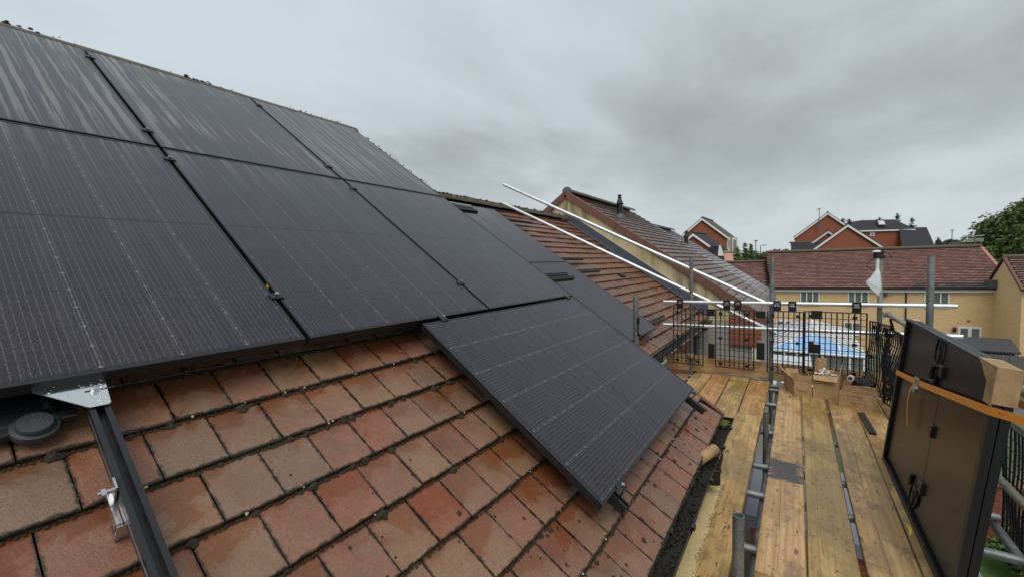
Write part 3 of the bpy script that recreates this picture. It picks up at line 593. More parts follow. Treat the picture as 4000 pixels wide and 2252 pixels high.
# lead flashing where the roof meets the taller gable
for i, (a, b) in enumerate(((3.55, 2.55), (2.57, 1.55), (1.57, .55), (.57, -.5))):
    m_ = MB(); MXa = RP(8.70, a, NB + .012); n0 = TN * .004
    p0, p1 = RP(8.66, b, NB + .004 + .002 * i), RP(8.66, a, NB + .004 + .002 * i); q0, q1 = RP(8.885, b, NB + .01), RP(8.885, a, NB + .01)
    m_.hexa([p0, q0, q1, p1, p0 + n0, q0 + n0, q1 + n0, p1 + n0])
    u0, u1 = Vector((q0.x, 8.872 - .002 * i, q0.z)), Vector((q1.x, 8.872 - .002 * i, q1.z)); hgt = Vector((0, 0, .19)); y_ = Vector((0, .006, 0))
    m_.hexa([u0, u1, u1 + y_, u0 + y_, u0 + hgt, u1 + hgt, u1 + hgt + y_, u0 + hgt + y_]); obj('flashing', m_, M['lead'], roofB)
u0, u1 = RP(8.868, -.5, NB), RP(8.868, 3.6, NB)
obj('flashing_trim', MB().hexa([u0 + Vector((0, 0, .205)), u1 + Vector((0, 0, .205)), u1 + Vector((0, .02, .205)), u0 + Vector((0, .02, .205)), u0 + Vector((0, 0, .222)), u1 + Vector((0, 0, .222)), u1 + Vector((0, .02, .222)), u0 + Vector((0, .02, .222))]), M['cream'], roofB)

# ---- tall house beyond with rendered gable
NC = -.135
hC = root('terraced_house', 'taller neighbouring house with stained rendered gable and grey-brown tiles', 'house', (0, 11.5, 0))
rz, rx = 8.16, -3.35
def gab(y0, y1, xe, ze, mat, nm, par):
    return obj(nm, MB().add([(rx * 2 - xe, y0, ze), (xe, y0, ze), (rx, y0, rz), (rx * 2 - xe, y1, ze), (xe, y1, ze), (rx, y1, rz)], [(0, 1, 2), (3, 5, 4), (0, 3, 4, 1), (1, 4, 5, 2), (2, 5, 3, 0)]), mat, par)
gab(8.9, 9.05, .99, 5.06, M['render'], 'gable', hC)
obj('wall', MB().box(-7.7, .92, 8.9, 14.2, 0, 5.06), M['render_low'], hC)
kn = obj('brick_kneeler', MB().box(.44, .94, 8.84, 8.895, 4.58, 5.22).box(.94, 1.0, 8.84, 8.9, 4.72, 5.2), M['brick_red_near'], hC)
obj('corner_board', MB().box(.84, .98, 8.86, 8.895, 3.2, 4.575), M['cream'], hC)
roofC = obj('roof', deck(8.88, 14.2, -1.38, 3.93, NC - .045), M['under'], hC)
obj('slope', back_deck(8.88, 14.2, 3.93, NC - .045, 5.2), M['slate'], roofC)
tC = [tile_mesh('tile_c%d' % k, .33, .1925, .026, M['tile_c'], k + 40) for k in range(5)]
lay_tiles(roofC, tC, 8.95, 14.2, -1.43, 28, .33, .1925, NC, .026, (.0, .0), None, .002, 300, key=lambda q: (q[0] - 9) ** 2 + (q[1] + 1) ** 2)
ridge_tiles(roofC, 8.98, 14.2, 3.965, NC + .02, M['ridge'], .42, .115)
c0 = RP(0, 3.965, NC)
obj('ridge_end_cap', MB().lathe([(.135, 0), (.135, .03), (.12, .04)], (c0.x, 8.99, c0.z - .0), 24, (0, -1, 0)), M['lead'], roofC, smooth=True)
for side in (0, 1):
    for k in range(20 if side == 0 else 8):
        tb = 3.78 - k * .27
        if side == 0:
            MX = RM(8.865, tb, NC + .018 + .004 * (k % 2)); m_ = MB().cbox(0, .13, -.135, .14, -.012, .006, .004, MX).box(-.012, .006, -.135, .14, -.15, .003, MX)
        else:
            p = RP(8.865, tb, NC + .018); q = Vector((2 * rx - p.x, p.y, p.z)); tt2 = Vector((.8264, 0, .5631)); nn2 = Vector((-.5631, 0, .8264))
            MX = Matrix(((0, tt2.x, nn2.x, q.x), (1, 0, 0, q.y), (0, tt2.z, nn2.z, q.z), (0, 0, 0, 1))); m_ = MB().cbox(0, .13, -.135, .14, -.012, .006, .004, MX).box(-.012, .006, -.135, .14, -.15, .003, MX)
        obj('verge_tile', m_, M['verge'], roofC)
vp = (-2.48, 10.45, 7.62)
fl = obj('flue', MB().lathe([(.075, -.05), (.075, .34), (.12, .345), (.12, .36), (.085, .37), (.07, .44), (.045, .50), (.05, .51), (.05, .535), (.04, .54), (.04, .565), (.055, .57), (.055, .60), (.03, .61)], vp, 18), M['black'], hC, smooth=True)
obj('flue_skirt', MB().lathe([(.17, -.13), (.13, -.02), (.085, .08), (.078, .085)], (vp[0] + .02, vp[1], vp[2]), 18, (.22, 0, 1)), M['lead'], fl, smooth=True)
obj('gutter', half_gutter(8.95, 14.2, 1.11, 5.12, .056), M['black'], hC, smooth=True)
obj('fascia', MB().box(.99, 1.02, 8.95, 14.2, 4.93, 5.13), M['white'], hC)

# ---- last house of the terrace, stepped down
ND = -.42
hD = root('terraced_house', 'last stepped-down house of the terrace with dark flue pipe', 'house', (0, 17, 0))
obj('wall', MB().box(-7.4, .6, 14.22, 20, -.6, 4.7), M['render_low'], hD)
roofD = obj('roof', deck(14.21, 20, -1.38, 3.68, ND - .045), M['under'], hD); obj('slope', back_deck(14.21, 20, 3.68, ND - .045, 5.2), M['slate'], roofD)
tD = [tile_mesh('tile_d%d' % k, .33, .1925, .022, M['tile_c'], k + 60) for k in range(4)]
lay_tiles(roofD, tD, 14.22, 20, -1.43, 27, .33, .1925, ND, .022, (.0, .0), None, .002, 300)
ridge_tiles(roofD, 14.22, 20, 3.71, ND + .02, M['ridge'], .42, .115)
vp = RP(16.6, 2.12, ND)
obj('flue', MB().lathe([(.16, -.12), (.11, .0), (.078, .06), (.075, .34), (.11, .345), (.11, .36), (.06, .47), (.055, .49), (.055, .6), (.03, .61)], vp, 16), M['black'], hD, smooth=True)
# ------------------------------------------------------------------ solar panels and rails on the near roof
PW, PL, FT = 1.134, 1.722, .032
def frame_mb():
    m_ = MB(); f = .011
    m_.cbox(0, f, 0, PL, -FT, .0018, .001).cbox(PW - f, PW, 0, PL, -FT, .0018, .001).cbox(f, PW - f, 0, f, -FT, .0018, .001).cbox(f, PW - f, PL - f, PL, -FT, .0018, .001)
    m_.box(f, .03, f, PL - f, -FT, -FT + .002).box(PW - .03, PW - f, f, PL - f, -FT, -FT + .002)
    return m_.mesh('panel_frame')
fr_me = frame_mb(); fr_me.materials.append(M['frame'])
gl_me = MB().box(.011, PW - .011, .011, PL - .011, -.006, .0).mesh('panel_glass'); gl_me.materials.append(M['glass'])
bs_me = MB().box(.012, PW - .012, .012, PL - .012, -.0085, -.0065).mesh('panel_back'); bs_me.materials.append(M['backsheet'])
def panel(label, Mx, group=None, back=True):
    r = root('solar_panel', label, 'solar panel', Mx, group)
    for nm, me in (('frame', fr_me), ('glass', gl_me)) + ((('back_sheet', bs_me),) if back else ()):
        o = link(bpy.data.objects.new(nm, me), r, True); WM[o.name] = Mx
    return r
def clamp(par, p, rotz=0.0, end=False):                       # p on the roof plane
    MX = RM(p[0], p[1], 0) @ Matrix.Rotation(rotz, 4, 'Z')
    m_ = MB().cbox(-.026, .026, -.018, .018, .0025, .009, .002, MX).box(-.007, .007, -.018, .018, -.03, .003, MX)
    if end: m_ = MB().cbox(-.02, .014, -.026, .026, .0025, .009, .002, MX).box(-.026, -.02, -.026, .026, -.03, .008, MX)
    c_ = obj('clamp', m_, M['frame'], par)
    q = MX @ Vector((0 if not end else -.004, 0, .009)); obj('bolt', MB().lathe([(.0075, 0), (.0075, .011), (.0045, .0115), (.0045, .007)], q, 12, TN), M['bolt'], c_)
G = .019; P1 = PW + G
pan = {}
names = {(-1, 0): 'lower-row panel at the picture edge above the steel plate', (0, 0): 'middle panel of the lower portrait row between two black seams', (1, 0): 'last panel of the lower portrait row above the sideways panel',
         (-1, 1): 'top-row panel at the picture edge with broad rain runs', (0, 1): 'middle panel of the top row with long pale rain runs', (1, 1): 'end panel of the top row at the roof corner'}
for (i, j), lb in names.items():
    pan[i, j] = panel('black solar ' + lb, RM(G / 2 + i * P1, j * (PL + .0217), 0), 'portrait panels on the near roof')
for k, tt_ in enumerate((3.266, 1.955, 1.572, .276)):
    clamp(pan[-1, 1 if k < 2 else 0], (0, tt_)); clamp(pan[0, 1 if k < 2 else 0], (P1, tt_))
re = 2 * P1 - G / 2
ML = RM(re, -.0275 - PW, 0) @ Matrix.Rotation(R_(90), 4, 'Z')
land = panel('black solar panel laid sideways below the others, nearest the gutter', ML)
for s_ in (.73, 2.19): clamp(land, (s_, -.0135), R_(90))
for s_ in (.745, 2.205): clamp(land, (s_, -.0275 - PW - .004), R_(90), True)
obj('warning_label', MB().box(-.001, 0, 0, .02, -.02, -.008, RM(G / 2, .36, 0)), M['yellow'], pan[0, 0])

def rail_profile(wd=.038, h=.040, th=.003):                    # channel open at the top, side grooves
    a, g_ = wd / 2, .008
    o_ = [(-a, 0), (a, 0), (a, h * .35), (a - .004, h * .38), (a - .004, h * .55), (a, h * .58), (a, h), (g_, h), (g_, h - .006), (a - th, h - .006), (a - th, h * .45), (-a + th, h * .45), (-a + th, h - .006), (-g_, h - .006), (-g_, h), (-a, h), (-a, h * .58), (-a + .004, h * .55), (-a + .004, h * .38), (-a, h * .35)]
    return o_
def rail(label, Mx, ln, group=None, wd=.038, mat='rail'):
    m_ = MB().prism(rail_profile(wd), 0, ln, None); o = bpy.data.objects.new('mounting_rail', m_.mesh('mounting_rail')); o.data.materials.append(M[mat]); col.objects.link(o)
    o.matrix_world = Mx; WM[o.name] = Mx; return tag(o, label, 'rail', group)
RX90 = Matrix(((0, 1, 0, 0), (-1, 0, 0, 0), (0, 0, 1, 0), (0, 0, 0, 1)))      # local y -> roof s
g1 = 'rails under the portrait panels'
for tt_, e_, lb in ((3.02, 2.42, 'top'), (1.60, 2.74, 'upper-middle'), (.30, 2.90, 'lower')):
    rail('black rail end poking out past the panels, %s one on the near roof' % {'top': 'hidden highest', 'upper-middle': 'higher', 'lower': 'lower'}[lb], RM(-4, tt_, -FT - .042) @ RX90, e_ + 4, g1)
rail('black rail end poking out beside the higher one', RM(-4, 1.655, -FT - .042) @ RX90, 6.72, g1)
rail('black rail end poking out beside the lower one', RM(-4, .36, -FT - .042) @ RX90, 6.85, g1)
g2 = 'rails under the sideways panel'
rail('short black rail stub under the near bottom corner of the sideways panel', RM(.735, -1.235, -FT - .042), 1.35, g2)
rail('black rail stub under the far bottom corner of the sideways panel', RM(2.19, -1.30, -FT - .042), 1.4, g2)
nr = rail('long open black channel rail running down the tiles in the foreground', RM(-.600, -2.2, -.030 - .040), 2.6, None, .040)
for tb in (-.36, -.92):                                        # roof hook gripping the rail
    MX = RM(-.620, tb, -.03); m_ = MB().box(-.006, -.002, .0, .03, -.045, .012, MX).box(-.012, -.002, -.055, .03, -.075, -.045, MX).box(-.012, .03, -.060, -.05, -.10, -.05, MX).box(-.012, .035, -.06, -.02, -.104, -.098, MX)
    hk = obj('roof_hook', m_, M['bolt'], nr); obj('bolt', MB().tube(MX @ Vector((-.032, .015, -.012)), MX @ Vector((.0, .015, -.012)), .0045, 10).tube(MX @ Vector((-.026, .015, -.012)), MX @ Vector((-.018, .015, -.012)), .0085, 6), M['bolt'], hk)
for s_, tb in ((.735, -.50), (.735, -1.05), (2.19, -1.05)):
    MX = RM(s_ - .02, tb, -.045); obj('roof_hook', MB().box(-.006, .0, .0, .03, -.085, .004, MX).box(-.006, .03, -.03, .0, -.088, -.082, MX), M['bolt'], bpy.data.objects['mounting_rail.005'] if 'mounting_rail.005' in bpy.data.objects else nr)
# shiny triangular plate bolted on the rail head
MX = RM(0, 0, -.026)
pl = [(-.572, .010), (-.578, -.092), (-.584, -.097), (-.617, -.096), (-.623, -.092), (-.705, -.004), (-.70, .010)]
mp = MB(); n_ = len(pl); mp.add([MX @ Vector((a, b, 0)) for a, b in pl] + [MX @ Vector((a, b, .003)) for a, b in pl], [tuple(range(n_)), tuple(reversed(range(n_, 2 * n_)))] + [(i, n_ + i, n_ + (i + 1) % n_, (i + 1) % n_) for i in range(n_)])
plate = root('earth_plate', 'shiny wet triangular steel plate bolted to the foreground rail', 'bracket', MX @ Vector((-.6, -.04, 0)))
obj('plate', mp, M['steel'], plate)
obj('slot', MB().box(-.618, -.560, -.041, -.036, .003, .0035, MX), M['black'], plate)
obj('bolt', MB().lathe([(.0095, .003), (.0095, .006), (.0065, .0065), (.0065, .014), (.0055, .015), (.0035, .015), (.0035, .010)], MX @ Vector((-.598, -.038, 0)), 16, TN), M['bolt'], plate, smooth=True)
rn = random.Random(5); md = MB()
for k in range(60):                                           # rain drops standing on the plate
    a, b = rn.uniform(-.69, -.577), rn.uniform(-.09, .005)
    if b < -.004 - (a + .705) * 1.05 + .012 and a < -.617: continue
    q = rn.uniform(.0009, .0027); md.blob(MX @ Vector((a, b, .0032)), q * 1.3, q, q * .3, RM(0, 0, 0), .15)
tag(obj('water_drops', md, M['steel'], plate, smooth=True), None, None, None, 'stuff')
# microinverter with round cap under the panel edge
mi = root('microinverter', 'black microinverter with a round wet cap under the panel edge', 'inverter', RP(-.71, 0, -.09))
MX = RM(-.705, -.045, -.085)
obj('body', MB().cbox(-.16, .075, -.0, .16, -.03, -.004, .006, MX).cbox(-.16, -.02, -.02, .03, -.03, -.008, .004, MX), M['rail'], mi, bevel=.002)
cap = obj('round_cap', MB().lathe([(.043, -.02), (.043, -.004), (.034, -.003), (.0335, .008), (.031, .011), (.012, .0115)], MX @ Vector((0, -.012, 0)), 32, TN), M['rail_in'], mi, smooth=True)
obj('connector', MB().cbox(.044, .075, -.012, .012, -.02, .004, .003, MX).tube(MX @ Vector((.03, .02, .006)), MX @ Vector((.03, .05, .006)), .012, 12), M['black'], mi)
obj('cable', MB().sweep([MX @ Vector(p) for p in ((-.16, .0, -.015), (-.2, -.01, -.02), (-.26, .01, -.03), (-.4, .03, -.03))], .004, 8), M['black'], mi, smooth=True)
md = MB()
for k in range(120):
    an, rr = rn.uniform(0, 6.28), .029 * math.sqrt(rn.random()); q = rn.uniform(.0007, .0018); md.blob(MX @ Vector((rr * math.cos(an), -.012 + rr * math.sin(an), .0118)), q * 1.2, q, q * .6, RM(0, 0, 0), .2)
tag(obj('water_drops', md, M['rail_in'], cap, smooth=True), None, None, None, 'stuff')

# ---- panels and rails on the lower middle roof
for j, lb in ((1, 'matt wet solar panel high on the lower middle roof'), (0, 'matt wet solar panel low on the lower middle roof')):
    panel(lb, RM(5.19 - PW, -.319 + j * (PL + .011), -.6), 'panels on the middle roof')
g3 = 'rails on the middle roof'
for tt_, lb in ((2.89, 'highest black rail end on the orange tiles'), (1.58, 'second black rail end on the orange tiles, mid slope'), (1.19, 'third black rail end on the orange tiles, just below the second'), (-.16, 'lowest black rail end on the orange tiles near the eave')):
    rail(lb, RM(4.0, tt_, -.6 - FT - .042) @ RX90, 2.2, g3)
# ------------------------------------------------------------------ scaffold
ZD = 4.78
def board(label, x0, y0, y1, zt, mat, wd=.222, skew=0.0, band=None):
    ln = y1 - y0; nseg = max(4, int(ln / .35)); m_ = MB(); rr = random.Random(label); vs_ = []
    for k in range(nseg + 1):
        yy_ = ln * k / nseg; dx0, dx1 = rr.uniform(-.0025, .0025), rr.uniform(-.0025, .0025); dz = rr.uniform(-.002, .002); c_ = .004; sk = skew * yy_ / ln
        vs_ += [(sk + dx0, yy_, -.038 + dz), (sk + wd + dx1, yy_, -.038 + dz), (sk + wd + dx1, yy_, -c_ + dz), (sk + wd - c_ + dx1, yy_, dz), (sk + c_ + dx0, yy_, dz), (sk + dx0, yy_, -c_ + dz)]
    fs_ = [(6 * k + i, 6 * k + (i + 1) % 6, 6 * k + 6 + (i + 1) % 6, 6 * k + 6 + i) for k in range(nseg) for i in range(6)] + [(5, 4, 3, 2, 1, 0), tuple(6 * nseg + i for i in range(6))]
    m_.add(vs_, fs_); Mx = Matrix.Translation((x0, y0, zt)); o = bpy.data.objects.new('scaffold_board', m_.mesh('scaffold_board')); o.data.materials.append(M[mat]); col.objects.link(o); o.matrix_world = Mx; WM[o.name] = Mx
    if band == 'far': obj('end_band', MB().box(skew - .002, skew + wd + .002, ln - .03, ln + .002, -.040, .0015), M['band'], o, local=True)
    if band == 'near': obj('end_band', MB().box(-.002, wd + .002, -.002, .03, -.040, .0015), M['band'], o, local=True)
    return tag(o, label, 'scaffold board', 'scaffold boards of the deck')
board('wet tan board right beside the gutter with a pale dry strip', 1.078, -1.6, 3.80, ZD + .038, 'wood_gutter')
board('board with a dark smeared paint patch, second from the gutter', 1.395, 1.48, 5.36, ZD, 'wood_paint', .222, .014, 'far')
board('lower board end continuing from the smeared board at the picture bottom', 1.392, -1.6, 1.60, ZD - .040, 'wood', .222, 0, 'near')
board('greenish board, third from the gutter', 1.617, -1.6, 5.36, ZD, 'wood_green', .216, .016)
board('brown board with a long split, fourth from the gutter', 1.866, -1.6, 5.36, ZD, 'wood', .222, .004)
board('board under the foot of the leaning panels', 2.094, -1.6, 5.36, ZD, 'wood', .222)
board('outermost board behind the leaning panels', 2.322, 3.0, 5.36, ZD, 'wood_green', .222)
board('pale board at the far deck end, nearest the house wall', .392, 2.9, 5.41, ZD, 'wood')
board('orange-tinted second board at the far deck end', .620, 2.9, 5.41, ZD, 'wood_orange')
board('yellowish third board at the far deck end, beyond the gutter end', .849, 2.9, 5.41, ZD, 'wood_green')
board('reddish wet board at the far deck end with a blue end band', 1.078, 3.3, 5.41, ZD, 'wood_orange', .222, 0, 'far')
board('short orange board below the near end of the toe board', .10, 4.6, 5.38, ZD - .045, 'wood_orange')
tb = bpy.data.objects.new('toe_board', MB().cbox(0, .225, 0, 2.45, -.038, 0, .004).mesh('toe_board')); tb.data.materials.append(M['toe']); col.objects.link(tb)
tb.matrix_world = Matrix(((0, 1, 0, .0), (0, 0, -1, 5.425), (-1, 0, 0, 5.012), (0, 0, 0, 1))) ; tag(tb, 'light timber toe board standing across the far end of the deck', 'toe board')

def tube(label, p, q, mat='tube_old', r=.02415, group='scaffold tubes', hollow=True):
    P = Vector(p); e = root('scaffold_tube', label, 'scaffold tube', P, group)
    obj('tube', MB().hollow(p, q, r, r - .004, 20), M[mat], e, smooth=True); return e
def coupler(par, p, axis=(0, 0, 1), other=(1, 0, 0), mat='coupler'):
    P, A, B = Vector(p), Vector(axis).normalized(), Vector(other).normalized()
    m_ = MB().hollow(P - A * .022, P + A * .022, .032, .0245, 14)
    Q = P + B.cross(A) * .0; c_ = obj('coupler', m_, M[mat], par)
    s_ = A.cross(B).normalized()
    obj('coupler_bolt', MB().tube(P + B * .03 + s_ * -.03, P + B * .052 + s_ * .03, .006, 8).tube(P + B * .038 - s_ * .03, P + B * .038 - s_ * .016, .012, 6).hexa([P + B * .02 + A * a + s_ * b + B * c for a, b, c in ((-.018, -.02, 0), (.018, -.02, 0), (.018, .02, 0), (-.018, .02, 0), (-.018, -.02, .03), (.018, -.02, .03), (.018, .02, .03), (-.018, .02, .03))]), M[mat], c_)
YH = 5.375
hand = tube('bright top guard tube across the far end of the deck', (-.03, YH, 5.773), (2.97, YH, 5.811), 'tube_new')
mid_ = tube('bright middle guard tube across the far end of the deck', (-.03, YH, 5.440), (3.02, YH, 5.492), 'tube_new')
i1 = tube('upper of two long bright tubes sloping up over the roofs', (-2.913, 5.49, 7.846), (1.34, 5.49, 5.732), 'tube_new', .0255)
i2 = tube('lower of two long bright tubes sloping up over the roofs', (-2.924, 5.49, 7.497), (1.36, 5.49, 5.394), 'tube_new', .0255)
s1 = tube('thin upright tube holding the two sloping tubes', (.338, 5.435, 4.2), (.338, 5.435, 6.395), 'tube_old')
for z_ in (6.21, 5.865): coupler(s1, (.338, 5.435, z_), other=(0, 1, 0))
for z_ in (5.775, 5.445): coupler(s1, (.338, 5.435, z_), other=(0, -1, 0))
obj('base_collar', MB().lathe([(.05, -.03), (.055, 0), (.05, .03), (.03, .035)], (.338, 5.40, 5.01), 14), m_plain('collar_pink', (.34, .24, .22), .6, .3, 30, .4), s1)
s2 = tube('upright tube in the middle of the far guard rail', (1.309, 5.435, 4.2), (1.309, 5.435, 6.368), 'tube_old')
for z_ in (5.79, 5.46, 5.33): coupler(s2, (1.309, 5.435, z_), other=(0, -1, 0), mat='tube_mossy')
s3 = tube('corner upright with camera head and white bag tied on', (2.372, 5.45, 4.0), (2.362, 5.45, 6.37), 'tube_mossy')
coupler(s3, (2.367, 5.44, 5.79), other=(0, -1, 0), mat='tube_mossy')
s4 = tube('thick-looking grey upright just behind the leaning panels', (2.50, 3.97, 4.0), (2.49, 3.97, 6.347), 'tube_old')
s5 = tube('grey upright stub beside the far corner of the near roof', (.364, 2.86, 4.2), (.363, 2.86, 6.056), 'tube_old')
obj('lug', MB().box(.378, .40, 2.835, 2.85, 5.80, 5.86).box(.385, .392, 2.835, 2.848, 5.70, 5.80).box(.39, .41, 2.832, 2.84, 5.69, 5.715), M['black'], s5)
s6 = tube('open-topped tube stub standing up at the picture bottom', (1.352, 1.19, 4.0), (1.352, 1.19, 5.205), 'tube_old')
coupler(s6, (1.352, 1.19, 4.80), other=(1, .3, 0), mat='band')
s7 = tube('short dark blue-grey tube stub in the deck gap further along', (1.342, 3.62, 4.2), (1.342, 3.62, 4.915), 'tube_old')
side = tube('mossy side guard tube running towards the camera', (2.43, 5.42, 5.70), (2.52, 1.0, 5.66), 'tube_mossy', .0255)
coupler(side, (2.432, 5.36, 5.70), (0, 1, 0), (-1, 0, 0), 'tube_mossy')
for i, (z_, lb) in enumerate(((5.30, 'mossy middle side tube behind the leaning panels'), (4.86, 'low side tube behind the leaning panels'))):
    tube(lb, (2.66, 6.0, z_), (2.72, .6, z_), 'tube_mossy')
for yq, lb in ((5.40, 'last'), (5.20, 'second last'), (4.57, 'third'), (3.66, 'fourth'), (2.88, 'fifth'), (2.40, 'sixth'), (1.75, 'seventh'), (1.1, 'nearest')):
    tube('%s cross tube under the boards, counted from the far end' % lb, (.2, yq, ZD - .064), (2.62, yq, ZD - .064), 'tube_old', group='cross tubes under the deck')
for x_, lb in ((1.385, 'under the second board'), (2.60, 'under the outer edge')):
    tube('long tube running lengthways %s' % lb, (x_, -1.5, ZD - .115), (x_, 6.2, ZD - .115), 'tube_old')

# ---- brick guards (mesh panels)
def guard(label, x0, x1, z0, z1, y_, mat='guard', Mx=None, hooks=(), plates=(), wob=0.0, group='black mesh brick guards', clips=True, pitch=.056):
    Mx = Mx or Matrix.Translation((0, y_, 0)); r = root('brick_guard', label, 'mesh guard', Mx @ Vector((x0, 0, z0)), group); rr = random.Random(label)
    def W(p): return Mx @ Vector((p[0], p[1] + wob * mnoise.noise(Vector((p[0] * 4, p[2] * 3, x0))), p[2]))
    def bar(m_, a, b, wd, n=6):
        pts = [W(Vector(a).lerp(Vector(b), k / n)) for k in range(n + 1)]; m_.sweep(pts, wd / 2, 5)
    m_ = MB(); n = max(4, round((x1 - x0) / pitch))
    for i in range(1, n): x_ = x0 + (x1 - x0) * i / n; bar(m_, (x_, 0, z0), (x_, 0, z1), .012 if i % 3 else .015)
    nz = round((z1 - z0) / .076)
    for i in range(1, nz): z_ = z0 + (z1 - z0) * i / nz; bar(m_, (x0, .004, z_), (x1, .004, z_), .0078)
    obj('wires', m_, M[mat], r)
    m_ = MB()
    for a, b in (((x0, 0, z0), (x0, 0, z1)), ((x1, 0, z0), (x1, 0, z1)), ((x0, 0, z0), (x1, 0, z0)), ((x0, 0, z1), (x1, 0, z1))): bar(m_, a, b, .016)
    obj('frame', m_, M[mat], r)
    for hx in hooks:                                    # plastic hook over the guard tube
        m_ = MB(); zt = z1
        for dx in (-.042, .026):
            m_.hexa([W((hx + dx, -.004, zt)), W((hx + dx + .016, -.004, zt)), W((hx + dx + .016, .004, zt)), W((hx + dx, .004, zt)), W((hx + dx, -.010, zt + .125)), W((hx + dx + .016, -.010, zt + .125)), W((hx + dx + .016, .004, zt + .125)), W((hx + dx, .004, zt + .125))])
        m_.hexa([W((hx - .034, -.006, zt)), W((hx + .034, -.006, zt)), W((hx + .034, .006, zt)), W((hx - .034, .006, zt)), W((hx - .034, -.010, zt + .062)), W((hx + .034, -.010, zt + .062)), W((hx + .034, .002, zt + .062)), W((hx - .034, .002, zt + .062))])
        m_.hexa([W((hx - .034, -.012, zt + .112)), W((hx + .034, -.012, zt + .112)), W((hx + .034, .05, zt + .112)), W((hx - .034, .05, zt + .112)), W((hx - .034, -.012, zt + .126)), W((hx + .034, -.012, zt + .126)), W((hx + .034, .05, zt + .126)), W((hx - .034, .05, zt + .126))])
        obj('hook', m_, M[mat], r)
    for (a, b, c, d) in plates: obj('plate', MB().hexa([W((a, -.008, c)), W((b, -.008, c)), W((b, -.002, c)), W((a, -.002, c)), W((a, -.008, d)), W((b, -.008, d)), W((b, -.002, d)), W((a, -.002, d))]), M[mat], r)
    if clips:
        for fz in (.055, .50, .93):
            for fx in (.13, .82):
                a = x0 + (x1 - x0) * fx; c = z0 + (z1 - z0) * fz; obj('clip', MB().hexa([W((a - .022, -.012, c - .016)), W((a + .022, -.012, c - .016)), W((a + .022, .006, c - .016)), W((a - .022, .006, c - .016)), W((a - .022, -.012, c + .016)), W((a + .022, -.012, c + .016)), W((a + .022, .006, c + .016)), W((a - .022, .006, c + .016))]), M[mat], r)
    return r
YG = 5.335
guard('black mesh guard at the house end of the far rail', .118, .51, 4.91, 5.69, YG, hooks=(.205,), plates=((.555, .655, 5.60, 5.695), (.575, .655, 5.02, 5.22)))
guard('black mesh guard second along the far rail', .668, 1.12, 4.915, 5.695, YG, hooks=(.80, .93), plates=((1.14, 1.245, 5.60, 5.69), (1.15, 1.24, 5.06, 5.28)))
guard('navy-edged mesh guard third along the far rail beside the middle upright', 1.272, 1.66, 4.915, 5.70, YG - .012, 'guard_blue', hooks=(1.37, 1.53))
guard('mesh guard in front of the blue conservatory roof', 1.646, 2.243, 4.95, 5.706, YG + .012, 'guard', hooks=(2.15,), plates=((1.72, 1.83, 5.62, 5.72), (1.70, 1.82, 5.20, 5.31)))
MS = Matrix(((-.10, .995, 0, 2.42), (.995, .10, 0, 0), (0, 0, 1, 0), (0, 0, 0, 1)))        # local x along world y
guard('bowed black mesh guard on the side rail at the deck corner', 4.86, 5.28, 4.83, 5.62, 0, 'guard', Matrix(((-.30, .954, 0, 3.86), (.954, .30, 0, 0.32), (0, 0, 1, 0), (0, 0, 0, 1))), wob=.05, hooks=(), pitch=.042)
guard('twisted mesh guard overlapping behind the leaning panels', 4.05, 4.78, 4.80, 5.58, 0, 'guard', Matrix(((-.13, .99, 0, 2.98), (.99, .13, 0, .35), (0, 0, 1, 0), (0, 0, 0, 1))), wob=.06, hooks=(4.62,), pitch=.05)
guard('mesh guard hanging beyond the near end of the leaning panels', 1.2, 3.4, 4.35, 5.18, 0, 'guard', Matrix(((0, 1, 0, 2.78), (1, 0, 0, 0), (0, 0, 1, 0), (0, 0, 0, 1))), wob=.02)
# ---- things tied on the corner upright
ch = root('pole_camera', 'small black camera head taped on top of the corner upright', 'camera', (2.33, 5.44, 6.35))
obj('housing', MB().lathe([(.022, -.04), (.030, -.035), (.032, -.01), (.032, .025), (.022, .035)], (2.325, 5.42, 6.372), 18), M['black'], ch, smooth=True)
obj('dome', MB().lathe([(.038, .0), (.038, .008), (.032, .018), (.014, .022)], (2.322, 5.42, 6.402), 18), M['white'], ch, smooth=True)
obj('strap', MB().box(2.335, 2.40, 5.41, 5.475, 6.33, 6.36).box(2.348, 2.388, 5.415, 5.478, 6.37, 6.412), M['black'], ch)
obj('stem', MB().tube((2.332, 5.42, 6.20), (2.332, 5.42, 6.35), .017, 12), M['white'], ch)
obj('wire', MB().sweep([(2.36, 5.42, 6.36), (2.30, 5.41, 6.33), (2.245, 5.40, 6.28), (2.235, 5.40, 6.24), (2.28, 5.40, 6.21), (2.32, 5.41, 6.19)], .004, 6).sweep([(2.39, 5.42, 6.40), (2.43, 5.41, 6.38), (2.455, 5.41, 6.33), (2.44, 5.41, 6.34)], .004, 6), M['black'], ch, smooth=True)
m_ = MB(); nl = 9; na = 18; vs_ = []
for k in range(nl):
    f = k / (nl - 1); cx = 2.332 - .042 * f ** 1.1; z_ = 6.205 - f * .235 ; wx = .014 + .056 * min(1, f * 1.25) ** .8 * (1 - .18 * max(0, f - .8) / .2); wy = .010 + .032 * math.sin(min(1, f * 1.1) * 1.7)
    for i in range(na):
        an = 2 * math.pi * i / na; q = 1 + .10 * mnoise.noise(Vector((math.cos(an) * 2, math.sin(an) * 2, f * 4)))
        zz_ = z_ + (-.07 * math.cos(an) * max(0, f - .35) / .65 if True else 0)
        vs_.append((cx + math.cos(an) * wx * q, 5.40 + math.sin(an) * wy * q, zz_))
fs_ = [(k * na + i, k * na + (i + 1) % na, (k + 1) * na + (i + 1) % na, (k + 1) * na + i) for k in range(nl - 1) for i in range(na)] + [tuple((nl - 1) * na + i for i in range(na)), tuple(reversed(range(na)))]
